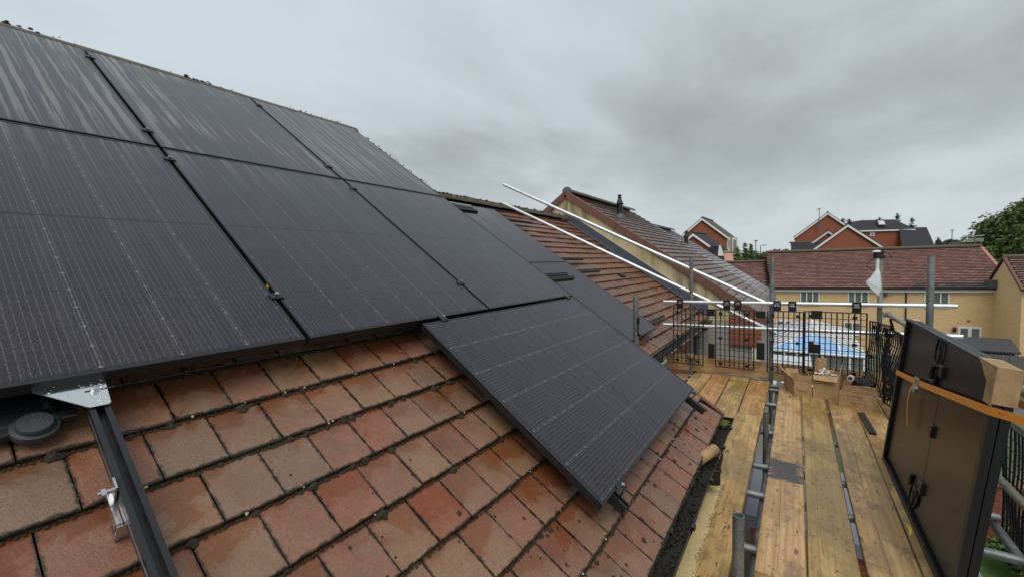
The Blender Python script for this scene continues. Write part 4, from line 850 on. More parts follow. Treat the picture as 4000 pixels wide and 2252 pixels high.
m_.add(vs_, fs_); tag(obj('plastic_bag', m_, M['bag'], smooth=True), 'white plastic bag tied to the corner upright', 'bag')

# ------------------------------------------------------------------ panels leaning on the guard rail
sa, ca = math.sin(R_(6.13)), math.cos(R_(6.13))
def SM(a=0, b=0, c_=0):            # a along deck (world y), b up the lean, c away from camera side
    o = Vector((2.13, 1.64, 4.782)) + Vector((0, 1, 0)) * a + Vector((sa, 0, ca)) * b + Vector((ca, 0, -sa)) * c_
    return Matrix(((0, sa, ca, o.x), (1, 0, 0, o.y), (0, ca, -sa, o.z), (0, 0, 0, 1)))
FT2 = .029; HS = 1.108
def leaning(label, c_):
    r = root('solar_panel', label, 'solar panel', SM(0, 0, c_), 'spare panels leaning on the scaffold'); H, L_ = HS, PL; f = .012
    m_ = MB(); MX = SM(0, 0, c_)
    m_.box(0, L_, 0, f, 0, FT2, MX).box(0, L_, H - f, H, 0, FT2, MX).box(0, f, f, H - f, 0, FT2, MX).box(L_ - f, L_, f, H - f, 0, FT2, MX)
    m_.box(f, L_ - f, f, .032, 0, .002, MX).box(f, .036, .032, H - .02, 0, .002, MX).box(L_ - .036, L_ - f, .032, H - .02, 0, .002, MX)
    obj('frame', m_, M['frame'], r)
    obj('back_sheet', MB().box(f, L_ - f, f, H - f, FT2 - .010, FT2 - .007, MX), M['backsheet'], r); obj('glass', MB().box(f, L_ - f, f, H - f, FT2 - .0065, FT2 - .001, MX), M['winglass'], r)
    return r
l1 = leaning('front panel of the leaning pair, dull back sheet and cables showing', 0.0); leaning('rear panel of the leaning pair, hidden behind the front one', FT2 + .004)
def yz(y_, z_): return (y_ - 1.64, (z_ - 4.782) / ca)
for (y_, z_) in ((2.388, 5.70), (2.38, 5.36), (2.368, 5.02)):
    a, b = yz(y_, z_); obj('junction_box', MB().cbox(-.03, .03, -.035, .035, 0, .016, .004, SM(a, b, .020) @ Matrix.Rotation(math.pi, 4, 'X')), M['black'], l1)
obj('ribbon_wire', MB().box(-.0005, .0005, *sorted((yz(0, 5.02)[1], yz(0, 5.70)[1])), (.0175), .0185, SM(yz(2.384, 0)[0], 0, 0)), M['backsheet'], l1)
def loop(cy, cz, ry, rz_, n, c0):
    pts = []
    for k in range(n * 14): an = 2 * math.pi * k / 14; a, b = yz(cy + ry * math.cos(an) * (1 - .02 * k / 14), cz + rz_ * math.sin(an)); pts.append(SM(a, b, c0 - .003 * (k / 14)) @ Vector((0, 0, 0)))
    return pts
obj('cable', MB().sweep(loop(2.50, 5.80, .055, .075, 3, .014), .0032, 6).sweep([SM(*yz(2.44, 5.75), .014) @ Vector((0, 0, 0)), SM(*yz(2.46, 5.68), .014) @ Vector((0, 0, 0)), SM(*yz(2.40, 5.66), .02) @ Vector((0, 0, 0))], .0035, 6), M['black'], l1, smooth=True)
obj('cable', MB().sweep(loop(2.50, 4.90, .045, .075, 3, .014), .0032, 6).sweep([SM(*yz(2.45, 4.86), .012) @ Vector((0, 0, 0)), SM(*yz(2.40, 4.90), .012) @ Vector((0, 0, 0)), SM(*yz(2.38, 5.00), .016) @ Vector((0, 0, 0))], .006, 8), M['black'], l1, smooth=True)
for (y0, z0, y1, z1) in ((2.585, 4.94, 2.57, 5.01), (2.42, 4.94, 2.40, 5.02), (2.56, 5.62, 2.55, 5.70), (2.47, 5.60, 2.46, 5.69)):
    obj('plug', MB().tube(SM(*yz(y0, z0), .010) @ Vector((0, 0, 0)), SM(*yz(y1, z1), .010) @ Vector((0, 0, 0)), .0095, 10), M['black'], l1, smooth=True)
# ratchet strap
def SP(y_, z_, c_): return SM(*yz(y_, z_), c_) @ Vector((0, 0, 0))
T2 = 2 * FT2 + .004
st = root('ratchet_strap', 'orange ratchet strap round the leaning panels', 'strap', SP(2.7, 5.54, -.004))
up = Vector((sa, 0, ca))
obj('webbing', MB().ribbon([SP(3.364, 5.472, T2), SP(3.368, 5.470, .0), SP(3.362, 5.471, -.004), SP(2.9, 5.527, -.005), SP(2.74, 5.545, -.006), SP(2.2, 5.622, -.005), SP(1.66, 5.70, -.005), SP(1.634, 5.703, 0), SP(1.55, 5.715, .03), SP(1.3, 5.735, .12), SP(1.0, 5.75, .25)], up, .036, .0022), M['strap'], st)
obj('webbing', MB().ribbon([SP(1.0, 5.80, .30), SP(1.7, 5.72, .16), SP(2.6, 5.62, .20)], up, .036, .0022), M['strap'], st)
obj('tail', MB().ribbon([SP(2.755, 5.53, -.010), SP(2.80, 5.50, -.014), SP(2.83, 5.45, -.018), SP(2.835, 5.38, -.016), SP(2.81, 5.31, -.014), SP(2.765, 5.245, -.012)], (.1, .95, .3), .028, .002), M['strap'], st)
bk = MB().box(-.05, .03, -.016, .022, -.014, -.006, SM(*yz(2.74, 5.552), 0) @ Matrix.Rotation(-.15, 4, 'Z')).box(-.085, -.03, -.030, .006, -.030, -.010, SM(*yz(2.74, 5.545), 0) @ Matrix.Rotation(.35, 4, 'Z')).box(-.045, .025, .020, .026, -.022, -.004, SM(*yz(2.74, 5.552), 0))
obj('buckle', bk, M['bolt'], st, bevel=.002)
# cardboard corner protectors
cc = MB(); MX = SM(0, 0, 0)
cc.box(-.006, .075, HS - .16, HS + .006, -.006, -.002, MX).add([MX @ Vector(q) for q in ((.075, HS - .075, -.006), (.105, HS - .055, -.006), (.155, HS - .02, -.006), (.155, HS + .006, -.006), (.075, HS + .006, -.006), (.075, HS - .075, -.002), (.105, HS - .055, -.002), (.155, HS - .02, -.002), (.155, HS + .006, -.002), (.075, HS + .006, -.002))], [(0, 1, 2, 3, 4), (9, 8, 7, 6, 5), (0, 5, 6, 1), (1, 6, 7, 2), (2, 7, 8, 3), (3, 8, 9, 4), (4, 9, 5, 0)]).box(-.006, .215, HS + .002, HS + .006, -.002, T2 + .006, MX).box(-.010, -.006, HS - .150, HS + .006, -.006, T2 + .006, MX)
cc2 = MB().add([MX @ Vector(q) for q in ((.155, HS - .02, -.006), (.215, HS + .006, -.006), (.155, HS + .006, -.006), (.155, HS - .02, -.002), (.215, HS + .006, -.002), (.155, HS + .006, -.002))], [(0, 1, 2), (3, 5, 4), (0, 3, 4, 1), (1, 4, 5, 2), (2, 5, 3, 0)])
ck = root('corner_protector', 'large brown cardboard corner wrapped over the near top of the leaning panels', 'cardboard corner', SM(0, HS, 0) @ Vector((0, 0, 0)))
obj('sleeve', cc, M['card_corner'], ck); obj('flap', cc2, M['card_corner'], ck); obj('slot', MB().box(.06, .075, HS + .0062, HS + .0068, .0, T2, MX).box(-.0104, -.010, HS - .15, HS + .003, .036, .040, MX), M['card'], ck)
tag(obj('corner_protector', MB().box(PL - .13, PL - .02, HS + .002, HS + .006, .02, T2 + .006, SM(0, 0, 0)).box(PL - .13, PL + .004, HS - .06, HS + .006, T2 + .002, T2 + .006, SM(0, 0, 0)), M['card_light']), 'small pale cardboard corner on the far top of the leaning panels', 'cardboard corner')

# ------------------------------------------------------------------ cardboard boxes and small things on the deck
def open_box(label, corner, xd, yd, w_, d_, h_, mat='card', th=.004, flaps=(), z0=ZD):
    X = Vector((*xd, 0)).normalized(); Y = Vector((*yd, 0)).normalized(); o = Vector((*corner, z0))
    MX = Matrix(((X.x, Y.x, 0, o.x), (X.y, Y.y, 0, o.y), (0, 0, 1, o.z), (0, 0, 0, 1)))
    r = root('cardboard_box', label, 'cardboard box', o, 'cardboard boxes in the deck corner')
    obj('side', MB().box(0, w_, 0, th, 0, h_, MX), M[mat], r); obj('side', MB().box(0, w_, d_ - th, d_, 0, h_, MX), M[mat], r)
    obj('side', MB().box(0, th, th, d_ - th, 0, h_, MX), M[mat], r); obj('side', MB().box(w_ - th, w_, th, d_ - th, 0, h_, MX), M[mat], r)
    obj('bottom', MB().box(th, w_ - th, th, d_ - th, .002, .006, MX), M[mat], r)
    for pts in flaps:
        P = [Vector(p) for p in pts]; nn_ = (P[1] - P[0]).cross(P[3] - P[0]).normalized() * th
        obj('flap', MB().hexa([MX @ p for p in P] + [MX @ (p + nn_) for p in P]), M['card_light'] if mat == 'card' and len(pts) > 4 else M[mat], r)
    return r, MX
def text_on(par, MX, txt, x_, z_, size, mat, y_=-.0012):
    cu = bpy.data.curves.new('printed_text', 'FONT'); cu.body = txt; cu.size = size; cu.extrude = .0002; cu.materials.append(M[mat])
    tmp = bpy.data.objects.new('tmp_text', cu); me = bpy.data.meshes.new_from_object(tmp); bpy.data.objects.remove(tmp); bpy.data.curves.remove(cu); me.name = 'printed_text'
    o = link(bpy.data.objects.new('printed_text', me), par); o.matrix_basis = MX @ Matrix.Translation((x_, y_, z_)) @ Matrix.Rotation(R_(90), 4, 'X'); return o
b1, MX = open_box('open box at the left of the group with dark print on its front', (1.559, 4.826), (.166, .021), (-.11, .36), .167, .36, .188,
    flaps=(((.0, .002, .188), (.0, .12, .188), (-.035, .19, .275), (-.05, .10, .255)), ((.0, .19, .188), (.0, .356, .188), (-.07, .356, .30), (-.055, .24, .245)), ((.02, 0, .188), (.165, 0, .188), (.163, -.006, .245), (.022, -.006, .252)), ((.01, .358, .188), (.15, .358, .188), (.15, .38, .235), (.03, .38, .24)), ((.166, .05, .188), (.166, .17, .188), (.16, .15, .27), (.158, .10, .275))))
text_on(b1, MX, 'EnviroGuard', .020, .085, .0215, 'ink')
obj('printed_lines', MB().box(.030, .138, -.0012, -.0006, .071, .0745, MX).box(.045, .125, -.0012, -.0006, .060, .0625, MX), M['ink'], b1)
obj('printed_mark', MB().add([MX @ Vector(q) for q in ((.112, -.001, .112), (.125, -.001, .104), (.140, -.001, .117), (.125, -.001, .109))], [(0, 1, 3), (1, 2, 3)]), M['ink'], b1)
b2, MX = open_box('tallest open box of the group, full of white brackets', (1.735, 4.852), (.226, .024), (.05, .31), .228, .30, .262,
    flaps=(((.0, 0, .262), (.225, 0, .262), (.218, -.045, .205), (.010, -.045, .222)), ((.0, .17, .262), (.0, .296, .262), (-.008, .30, .40), (-.004, .20, .385)), ((.0, .298, .262), (.09, .298, .262), (.085, .31, .41), (.0, .31, .40)), ((.228, .04, .262), (.228, .22, .262), (.245, .20, .375), (.242, .12, .36))))
obj('tape', MB().box(.098, .128, -.0012, -.0005, 0, .22, MX), M['card_corner'], b2)
tag(obj('divider', MB().box(.03, .175, .14, .144, .12, .305, MX).box(.172, .176, .02, .20, .12, .31, MX), M['card_light'], b2), 'loose cardboard divider inside')
rb_ = random.Random(11); kk = 0
wl = ['curled white bracket at the left inside the tallest box', 'upright bent white bracket in the tallest box', 'white bracket leaning at the back of the tallest box', 'small white bracket in the middle of the tallest box', 'white bracket with two holes poking out of the tallest box', 'round white cap on top of the tallest box']
for (x_, y_, z_, rot) in ((.03, .06, .268, .3), (.07, .10, .272, 1.0), (.05, .16, .285, .6), (.12, .07, .268, -.4), (.205, .02, .275, .5), (.17, .03, .27, -.2)):
    MM = MX @ Matrix.Translation((x_, y_, z_)) @ Matrix.Rotation(rot, 4, 'Y') @ Matrix.Rotation(rot * 2, 4, 'Z')
    r = root('steel_bracket', wl[kk], 'bracket', MM.to_translation(), 'white brackets in the box')
    if kk == 4: obj('plate', MB().box(-.025, .025, -.012, .012, -.001, .002, MM), M['white'], r); obj('hole', MB().tube(MM @ Vector((-.009, -.002, .002)), MM @ Vector((-.009, -.002, .0026)), .004, 8).tube(MM @ Vector((.009, -.002, .002)), MM @ Vector((.009, -.002, .0026)), .004, 8), M['black'], r)
    elif kk == 5: obj('plate', MB().lathe([(.016, 0), (.017, .006), (.008, .010)], MM.to_translation(), 12), M['white'], r)
    else: obj('plate', MB().ribbon([MM @ Vector((-.03, 0, 0)), MM @ Vector((-.01, 0, .012)), MM @ Vector((.01, 0, .004)), MM @ Vector((.035, 0, .012)), MM @ Vector((.04, 0, .04))], MM.to_3x3() @ Vector((0, 1, 0)), .022, .002), M['white'], r)
    kk += 1
b3, MX = open_box('small empty box in front of the group with red print', (1.954, 4.655), (.253, -.074), (.078, .189), .264, .20, .168)
text_on(b3, MX, 'Fastensol', .098, .125, .026, 'ink_red')
obj('printed_mark', MB().add([MX @ Vector(q) for q in ((.074, -.001, .145), (.062, -.001, .133), (.074, -.001, .121), (.086, -.001, .133), (.074, -.001, .139), (.068, -.001, .133), (.074, -.001, .127), (.080, -.001, .133))], [(0, 1, 5, 4), (1, 2, 6, 5), (2, 3, 7, 6), (3, 0, 4, 7)]), M['ink_red'], b3)
pm = MB()
for (a, b, c, d) in ((.07, .215, .1, .1015), (.07, .215, .028, .0295), (.07, .0715, .028, .1), (.2135, .215, .028, .1), (.09, .19, .074, .078), (.095, .18, .062, .065), (.10, .17, .051, .054), (.155, .20, .115, .119)): pm.box(a, b, -.0012, -.0006, c, d, MX)
obj('printed_lines', pm, M['ink_red'], b3)
b4, MX = open_box('grey-brown box at the back corner holding a black bag', (2.02, 5.02), (.32, .02), (.02, .25), .29, .25, .15)
bagm = MB(); nl, na = 9, 20; vs_ = []
for k in range(nl):
    f = k / (nl - 1); rr = math.sin(f * math.pi) ** .5 * (1 - .35 * f)
    for i in range(na):
        an = 2 * math.pi * i / na; q = 1 + .35 * mnoise.noise(Vector((math.cos(an) * 1.7, math.sin(an) * 1.7, f * 3))); vs_.append((2.19 + math.cos(an) * .115 * rr * q, 5.14 + math.sin(an) * .09 * rr * q, 4.83 + f * .185 + .02 * math.cos(an)))
bagm.add(vs_, [(k * na + i, k * na + (i + 1) % na, (k + 1) * na + (i + 1) % na, (k + 1) * na + i) for k in range(nl - 1) for i in range(na)])
bg_ = root('bin_bag', 'crumpled black bag with white print in the back box', 'bag', (2.19, 5.14, 4.8)); obj('bag', bagm, M['blackbag'], bg_, smooth=True)
obj('print', MB().box(2.225, 2.228, 5.035, 5.04, 4.90, 4.93).box(2.20, 2.25, 5.032, 5.037, 4.926, 4.931).box(2.25, 2.253, 5.035, 5.04, 4.90, 4.93), M['white'], bg_)
tp = root('tape_roll', 'roll of tape on edge between the boxes', 'tape', (2.09, 5.2, 4.95)); obj('roll', MB().hollow((2.085, 5.12, 4.985), (2.095, 5.16, 4.985), .032, .02, 20), M['tape_w'], tp); obj('core', MB().hollow((2.084, 5.118, 4.985), (2.096, 5.162, 4.985), .02, .017, 20), M['ink_red'], tp)
# rail offcut lying on the deck
oc = bpy.data.objects.new('rail_offcut', MB().prism([(-.024, 0), (.024, 0), (.024, .022), (.019, .022), (.019, .004), (.002, .004), (.002, .018), (-.002, .018), (-.002, .004), (-.019, .004), (-.019, .022), (-.024, .022), (-.024, .026), (.024, .026)][:12] , 0, .58).mesh('rail_offcut'))
oc.data = MB().box(-.024, .024, 0, .58, .018, .022).box(-.024, -.021, 0, .58, 0, .018).box(.021, .024, 0, .58, 0, .018).box(-.0015, .0015, 0, .58, 0, .018).mesh('rail_offcut'); oc.data.materials.append(M['rail']); col.objects.link(oc)
oc.matrix_world = Matrix.Translation((2.140, 3.885, ZD + .001)) @ Matrix.Rotation(R_(2.2), 4, 'Z'); tag(oc, 'short black rail offcut lying on the deck boards', 'rail')
YS0 = 2.40
tag(obj('paint_mark', MB().add([(2.100 + .010 * math.sin(math.pi * k / 8) + (.014 if s_ else 0) * math.sin(math.pi * k / 8), YS0 - .17 * k / 8, ZD + .0025) for s_ in (0, 1) for k in range(9)], [(k, k + 1, k + 10, k + 9) for k in range(8)]), M['yellow']), 'yellow paint smear on the board by the leaning panels', 'paint')
# cardboard tube dropped in the gutter
ct = root('cardboard_tube', 'torn cardboard tube lying in the gutter', 'cardboard', (1.12, 1.88, 5.15)); obj('roll', MB().hollow((1.075, 1.76, 5.150), (1.145, 1.93, 5.175), .033, .030, 16), M['card_corner'], ct); obj('torn_flap', MB().ribbon([(1.150, 1.93, 5.195), (1.165, 1.95, 5.18), (1.170, 1.955, 5.15), (1.165, 1.95, 5.12)], (-.4, .9, 0), .05, .002), M['card_light'], ct)
# ------------------------------------------------------------------ below the deck
fr = root('extension_roof', 'smooth pale grey flat roof of an extension below the deck', 'flat roof', (2, 6, 0)); obj('membrane', MB().box(.98, 3.4, 5.9, 8.2, 2.52, 2.6), M['flatroof'], fr); obj('wall', MB().box(1.05, 3.33, 5.96, 8.14, 0, 2.52), M['brick_red_near'], fr); obj('upstand', MB().box(.98, 3.4, 5.86, 5.9, 2.48, 2.66), M['flatroof'], fr)
gw = root('garden_wall', 'red brick garden wall below the scaffold', 'wall', (6, 10, 0)); obj('brickwork', MB().box(3.5, 9.5, 12.2, 12.45, -.5, 1.35), M['brick_red_near'], gw); obj('coping', MB().box(3.45, 9.55, 12.15, 12.5, 1.352, 1.42), M['brick_red'], gw)
# white ribbed lean-to roof
lt = root('lean_to_roof', 'white ribbed lean-to roof in front of the blue conservatory', 'lean-to', (1.2, 18.5, 0))
obj('sheet', MB().hexa([(.1, 16.2, 1.86), (2.15, 16.2, 1.86), (2.15, 20.7, 2.14), (.1, 20.7, 2.14), (.1, 16.2, 1.9), (2.15, 16.2, 1.9), (2.15, 20.7, 2.18), (.1, 20.7, 2.18)]), M['polycarb'], lt)
for k in range(26):
    y_ = 16.3 + k * .17; z_ = 1.9 + .28 * (y_ - 16.2) / 4.5
    obj('rib', MB().box(.1, 2.15, y_, y_ + .05, z_ + .004, z_ + .035), M['white'], lt)
obj('wall', MB().box(.2, 2.1, 16.4, 20.6, -.6, 1.85), M['cream'], lt)
# conservatory with blue glass hipped roof
cv = root('conservatory', 'white conservatory with blue glass roof beyond the far guard rail', 'conservatory', (2.3, 24, 0))
ap, A_, B_, C_, D_ = Vector((2.24, 22.5, 2.95)), Vector((.66, 21.2, 2.3)), Vector((4.02, 21.2, 2.3)), Vector((4.1, 28.7, 2.3)), Vector((.6, 28.6, 2.3)); ap2 = Vector((2.35, 27.0, 2.95))
def tri_slab(P, th=.03):
    n_ = (P[1] - P[0]).cross(P[2] - P[0]).normalized()
    if n_.z < 0: n_ = -n_
    k = len(P); return MB().add([p for p in P] + [p + n_ * th for p in P], [tuple(range(k)), tuple(reversed(range(k, 2 * k)))] + [(i, k + i, k + (i + 1) % k, (i + 1) % k) for i in range(k)])
def bar(P, Q, r): return MB().tube(P + Vector((0, 0, .045)), Q + Vector((0, 0, .045)), r, 6)
fp = []
for k in range(4):
    a0, a1 = k / 4, (k + 1) / 4; e0, e1 = A_.lerp(B_, a0), A_.lerp(B_, a1)
    def upto(a_): return (A_.lerp(ap, a_ * 2) if a_ <= .5 else B_.lerp(ap, (1 - a_) * 2))
    P = [e0, e1, upto(a1)] + ([] if a0 == 0 else [upto(a0)]);
    if a1 == 1: P = [e0, e1, upto(a0)]
    obj('pane', tri_slab(P), M['blueglass'], cv)
    if k: obj('glazing_bar', bar(e0, upto(a0), .035), M['white'], cv)
for (E0, E1, top0, top1) in ((D_, A_, ap2, ap), (B_, C_, ap, ap2)):
    obj('pane', tri_slab([E0, E1, top1, top0], .02), M['winglass'], cv)
    for k in range(1, 9):
        f = k / 9; e = E0.lerp(E1, f); tp_ = top0.lerp(top1, f); obj('glazing_bar', bar(e, tp_, .045), M['white'], cv)
for P, Q in ((A_, ap), (B_, ap), (C_, ap2), (D_, ap2), (ap, ap2)): obj('hip_bar', bar(P, Q, .04), M['white'], cv)
obj('finial', MB().lathe([(.10, 0), (.12, .05), (.04, .12), (.06, .2), (.02, .32)], ap + Vector((0, 0, .06)), 10), M['white'], cv)
for P, Q in ((A_, B_), (B_, C_), (C_, D_), (D_, A_)): obj('eaves_beam', MB().tube(P - Vector((0, 0, .04)), Q - Vector((0, 0, .04)), .055, 6), M['white'], cv)
for k in range(7):
    x_ = .78 + k * (3.2 / 7); obj('window', MB().box(x_, x_ + .40, 21.24, 21.30, .7, 2.2), M['winglass'], cv); obj('mullion', MB().box(x_ + .40, x_ + .457, 21.2, 21.32, .7, 2.2), M['white'], cv)
obj('dwarf_wall', MB().box(.75, 3.98, 21.2, 27.0, -1.2, .7), M['brick_red'], cv); obj('wall', MB().box(3.3, 4.02, 21.26, 26.9, .7, 2.2), M['brick_red'], cv)

# ------------------------------------------------------------------ buff brick terrace
DU = Vector((.9898, .1426, 0)); DV = Vector((-.1426, .9898, 0))
def YM(u, v, z_): o = Vector((.2, 40.29, 0)) + DU * u + DV * v; return Matrix(((DU.x, DV.x, 0, o.x), (DU.y, DV.y, 0, o.y), (0, 0, 1, z_), (0, 0, 0, 1)))
Y0 = YM(0, 0, 0)
def YP(u, v, z_): return Y0 @ Vector((u, v, z_))
hY = root('buff_terrace', 'long buff brick house with red-brown tiles across the gardens', 'house', YP(6, 0, -1.1))
obj('wall', MB().box(-.3, 14.1, 0, 8.6, -1.4, 3.85, Y0), M['brick_yellow'], hY)
ez, rzY, vb = 3.97, 7.02, 4.4; sl = math.hypot(vb + .2, rzY - ez); cu_, su_ = (vb + .2) / sl, (rzY - ez) / sl
def slopeM(u, tt, nn, base=(0, -.2, 3.93)):
    o = YP(base[0] + u, base[1] + tt * cu_ - nn * su_, base[2] + tt * su_ + nn * cu_); return Matrix(((DU.x, DV.x * cu_, -DV.x * su_, o.x), (DU.y, DV.y * cu_, -DV.y * su_, o.y), (0, su_, cu_, o.z), (0, 0, 0, 1)))
rY = obj('roof', MB().box(-.3, 14.15, 0, sl, -.1, -.035, slopeM(0, 0, 0)), M['under'], hY)
obj('slope', MB().hexa([YP(-.3, vb, rzY - .1), YP(14.15, vb, rzY - .1), YP(14.15, 8.9, 3.9), YP(-.3, 8.9, 3.9), YP(-.3, vb, rzY - .02), YP(14.15, vb, rzY - .02), YP(14.15, 8.9, 3.98), YP(-.3, 8.9, 3.98)]), M['tile_y'], rY)
gt = MB().add([YP(14.05, 0, 3.85), YP(14.05, 8.6, 3.85), YP(14.05, vb, rzY - .12), YP(13.9, 0, 3.85), YP(13.9, 8.6, 3.85), YP(13.9, vb, rzY - .12)], [(0, 1, 2), (3, 5, 4), (0, 3, 4, 1), (1, 4, 5, 2), (2, 5, 3, 0)]); obj('gable', gt, M['brick_yellow'], hY)
ty = [tile_mesh('tile_y%d' % k, .34, .2, .07, M['tile_y'], k + 80, .014) for k in range(4)]
spots = []
for r in range(27):
    u = -.3 - (.17 if r % 2 else 0)
    while u < 14.0:
        if u > -.45: spots.append((u, r * .2))
        u += .34
spots.sort(key=lambda q: -(q[0] - q[1] * .8)); yr = random.Random(4)
for u, tt in spots[:300]:
    o = bpy.data.objects.new('tile', yr.choice(ty)); col.objects.link(o); o.parent = rY; o.matrix_parent_inverse = Matrix(); o.matrix_basis = slopeM(u, tt, yr.uniform(-.004, .006))
def tile_mass(par, pts, meshes, MF, mats):
    mbs = [MB() for _ in mats]; base = [v.co.copy() for v in meshes[0].vertices]; fs_ = [tuple(p.vertices) for p in meshes[0].polygons]
    for u, tt in pts: Mx = MF(u, tt, yr.uniform(-.004, .006)); mbs[yr.randrange(len(mats))].add([Mx @ v for v in base], fs_)
    for m_, mt in zip(mbs, mats): tag(obj('tile_rows', m_, mt, par, local=True), None, None, None, 'stuff')
def flat_tile(name, base):
    m, t = newmat(name); wp = wpos(t); n = noi(t, wp, 5, 4); out(t, mixc(t, n, tuple(q * .75 for q in base), tuple(q * 1.25 for q in base)), .5); return m
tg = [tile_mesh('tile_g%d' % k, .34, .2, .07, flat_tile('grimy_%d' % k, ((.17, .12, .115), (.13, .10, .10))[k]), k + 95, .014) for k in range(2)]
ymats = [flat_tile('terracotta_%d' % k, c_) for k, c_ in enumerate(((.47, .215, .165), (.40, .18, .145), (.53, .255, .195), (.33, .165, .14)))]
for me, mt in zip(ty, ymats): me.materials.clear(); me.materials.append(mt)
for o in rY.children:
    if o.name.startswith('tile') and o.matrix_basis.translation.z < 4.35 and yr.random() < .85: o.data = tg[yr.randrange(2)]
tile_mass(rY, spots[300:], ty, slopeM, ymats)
rm = MB()
for k in range(32): rm.tube(YP(-.3 + k * .452, vb, rzY - .01 + yr.uniform(-.01, .01)), YP(-.3 + k * .452 + .445, vb, rzY - .01), .13, 10)
obj('ridge', rm, M['ridge'], rY)
for k in range(27): obj('verge_tile', MB().box(-.05, .12, 0, .19, -.11, .022, slopeM(14.08, k * .2, 0)), ymats[0], rY)
obj('gutter', MB().box(-.3, 13.05, -.33, -.2, 3.86, 3.98, Y0), M['black'], hY); obj('fascia', MB().box(-.3, 13.02, -.19, -.02, 3.66, 3.858, Y0), M['white'], hY)
def window(par, u0, u1, z0, z1, n=3, mat='winglass'):
    wn_ = obj('window', MB().box(u0, u1, -.05, -.006, z0, z0 + .06, Y0).box(u0, u1, -.05, -.006, z1 - .06, z1, Y0), M['white'], par)
    for k in range(n + 1): x_ = u0 + (u1 - u0 - .07) * k / n; obj('frame_post', MB().box(x_, x_ + .07, -.06, -.005, z0 + .06, z1 - .06, Y0), M['white'], wn_)
    for k in range(n):
        a = u0 + (u1 - u0 - .07) * k / n + .07; b = u0 + (u1 - u0 - .07) * (k + 1) / n
        obj('pane', MB().box(a, b, -.03, -.004, z0 + .06, z1 - .06, Y0), M[mat], wn_)
    obj('sill', MB().box(u0 - .04, u1 + .04, -.09, -.004, z0 - .06, z0 - .002, Y0), M['white'], wn_)
for u0, u1 in ((1.75, 3.04), (4.86, 6.17), (9.38, 10.75)): window(hY, u0, u1, 2.62, 3.68)
def fdoor(par, u0, u1, top):
    d_ = obj('door', MB().box(u0, u1, -.06, -.004, -1.0, top, Y0), M['white'], par)
    md_ = (u0 + u1) / 2
    for a, b in ((u0 + .13, md_ - .1), (md_ + .1, u1 - .13)): obj('pane', MB().box(a, b, -.07, -.055, -.7, top - .12, Y0), M['winglass'], d_)
    obj('handle', MB().box(md_ - .03, md_ - .01, -.10, -.06, .0, .12, Y0), M['black'], d_)
fdoor(hY, 11.26, 12.49, 1.2); fdoor(hY, .11, 1.25, 1.3); window(hY, 4.66, 5.72, .3, 1.28, 2)
obj('downpipe', MB().tube(YP(8.36, -.07, -1.2), YP(8.36, -.07, 3.66), .045, 10), M['black'], hY)
obj('satellite_dish', MB().lathe([(.02, 0), (.14, .03), (.2, .07)], YP(7.15, -.15, 3.45), 14, (-.7, -.7, .3)).tube(YP(7.15, -.02, 3.35), YP(7.5, -.3, 3.42), .02, 6), M['dkmetal'], hY)
obj('wall_lamp', MB().lathe([(.04, -.22), (.09, -.1), (.10, .06), (.13, .07), (.03, .2)], YP(11.05, -.14, 1.0), 10), M['black'], hY)
obj('air_brick', MB().box(11.72, 11.9, -.012, -.003, 1.55, 1.67, Y0), M['brick_red'], hY)
# aerial on its ridge
ae = root('aerial', 'pale television aerial on the ridge end of the buff terrace', 'aerial', YP(13.7, vb, 7.0))
obj('mast', MB().tube(YP(13.75, vb, 7.0), YP(13.75, vb, 8.1), .025, 8), M['dkmetal'], ae)
for k, z_ in enumerate((7.35, 7.45, 7.55)): obj('element', MB().tube(YP(13.0 + .1 * k, vb, z_), YP(14.3, vb + .1, z_ + .02), .016, 6), M['white'], ae)
obj('boom', MB().tube(YP(13.0, vb, 7.75), YP(14.3, vb, 7.80), .02, 6).tube(YP(13.1, vb - .2, 7.75), YP(13.05, vb, 8.15), .018, 6).tube(YP(13.65, vb, 7.85), YP(13.72, vb, 8.15), .05, 6), M['white'], ae)
# cross wing with gable
hW = root('buff_wing', 'buff brick gabled wing at the picture edge', 'house', YP(13.5, -1.2, -1.1))
wv = 1.84; pw = [(13.0, -3.07), (13.0, .62)]
obj('wall', MB().box(13.0, 21, -3.05, .6, -1.4, 4.15, Y0), M['brick_yellow'], hW)
obj('gable', MB().add([YP(13.0, -3.05, 4.15), YP(13.0, .6, 4.15), YP(13.0, -1.225, 6.02), YP(13.2, -3.05, 4.15), YP(13.2, .6, 4.15), YP(13.2, -1.225, 6.02)], [(0, 1, 2), (3, 5, 4), (0, 3, 4, 1), (1, 4, 5, 2), (2, 5, 3, 0)]), M['brick_yellow'], hW)
rW = []
for sgn in (-1, 1):
    e_ = YP(0, -1.225 + sgn * 2.05, 0); P = [YP(12.93, -1.225, 6.12), YP(21, -1.225, 6.12), YP(21, -1.225 + sgn * 2.05, 4.02), YP(12.93, -1.225 + sgn * 2.05, 4.02)]
    d_ = Vector((0, 0, -.08)); rW.append(obj('roof', MB().hexa([p + d_ for p in P] + P), M['under'], hW))
slw = math.hypot(2.05, 2.1); c2, s2_ = 2.05 / slw, 2.1 / slw
def wingM(u, tt, nn):
    o = YP(u, -3.275 + tt * c2 - nn * s2_, 4.02 + tt * s2_ + nn * c2 + .03); return Matrix(((DU.x, DV.x * c2, -DV.x * s2_, o.x), (DU.y, DV.y * c2, -DV.y * s2_, o.y), (0, s2_, c2, o.z), (0, 0, 0, 1)))
pts = [(12.95 + .34 * i - (.17 if r % 2 else 0), r * .2) for r in range(15) for i in range(23) if not (r % 2 and i == 0)]
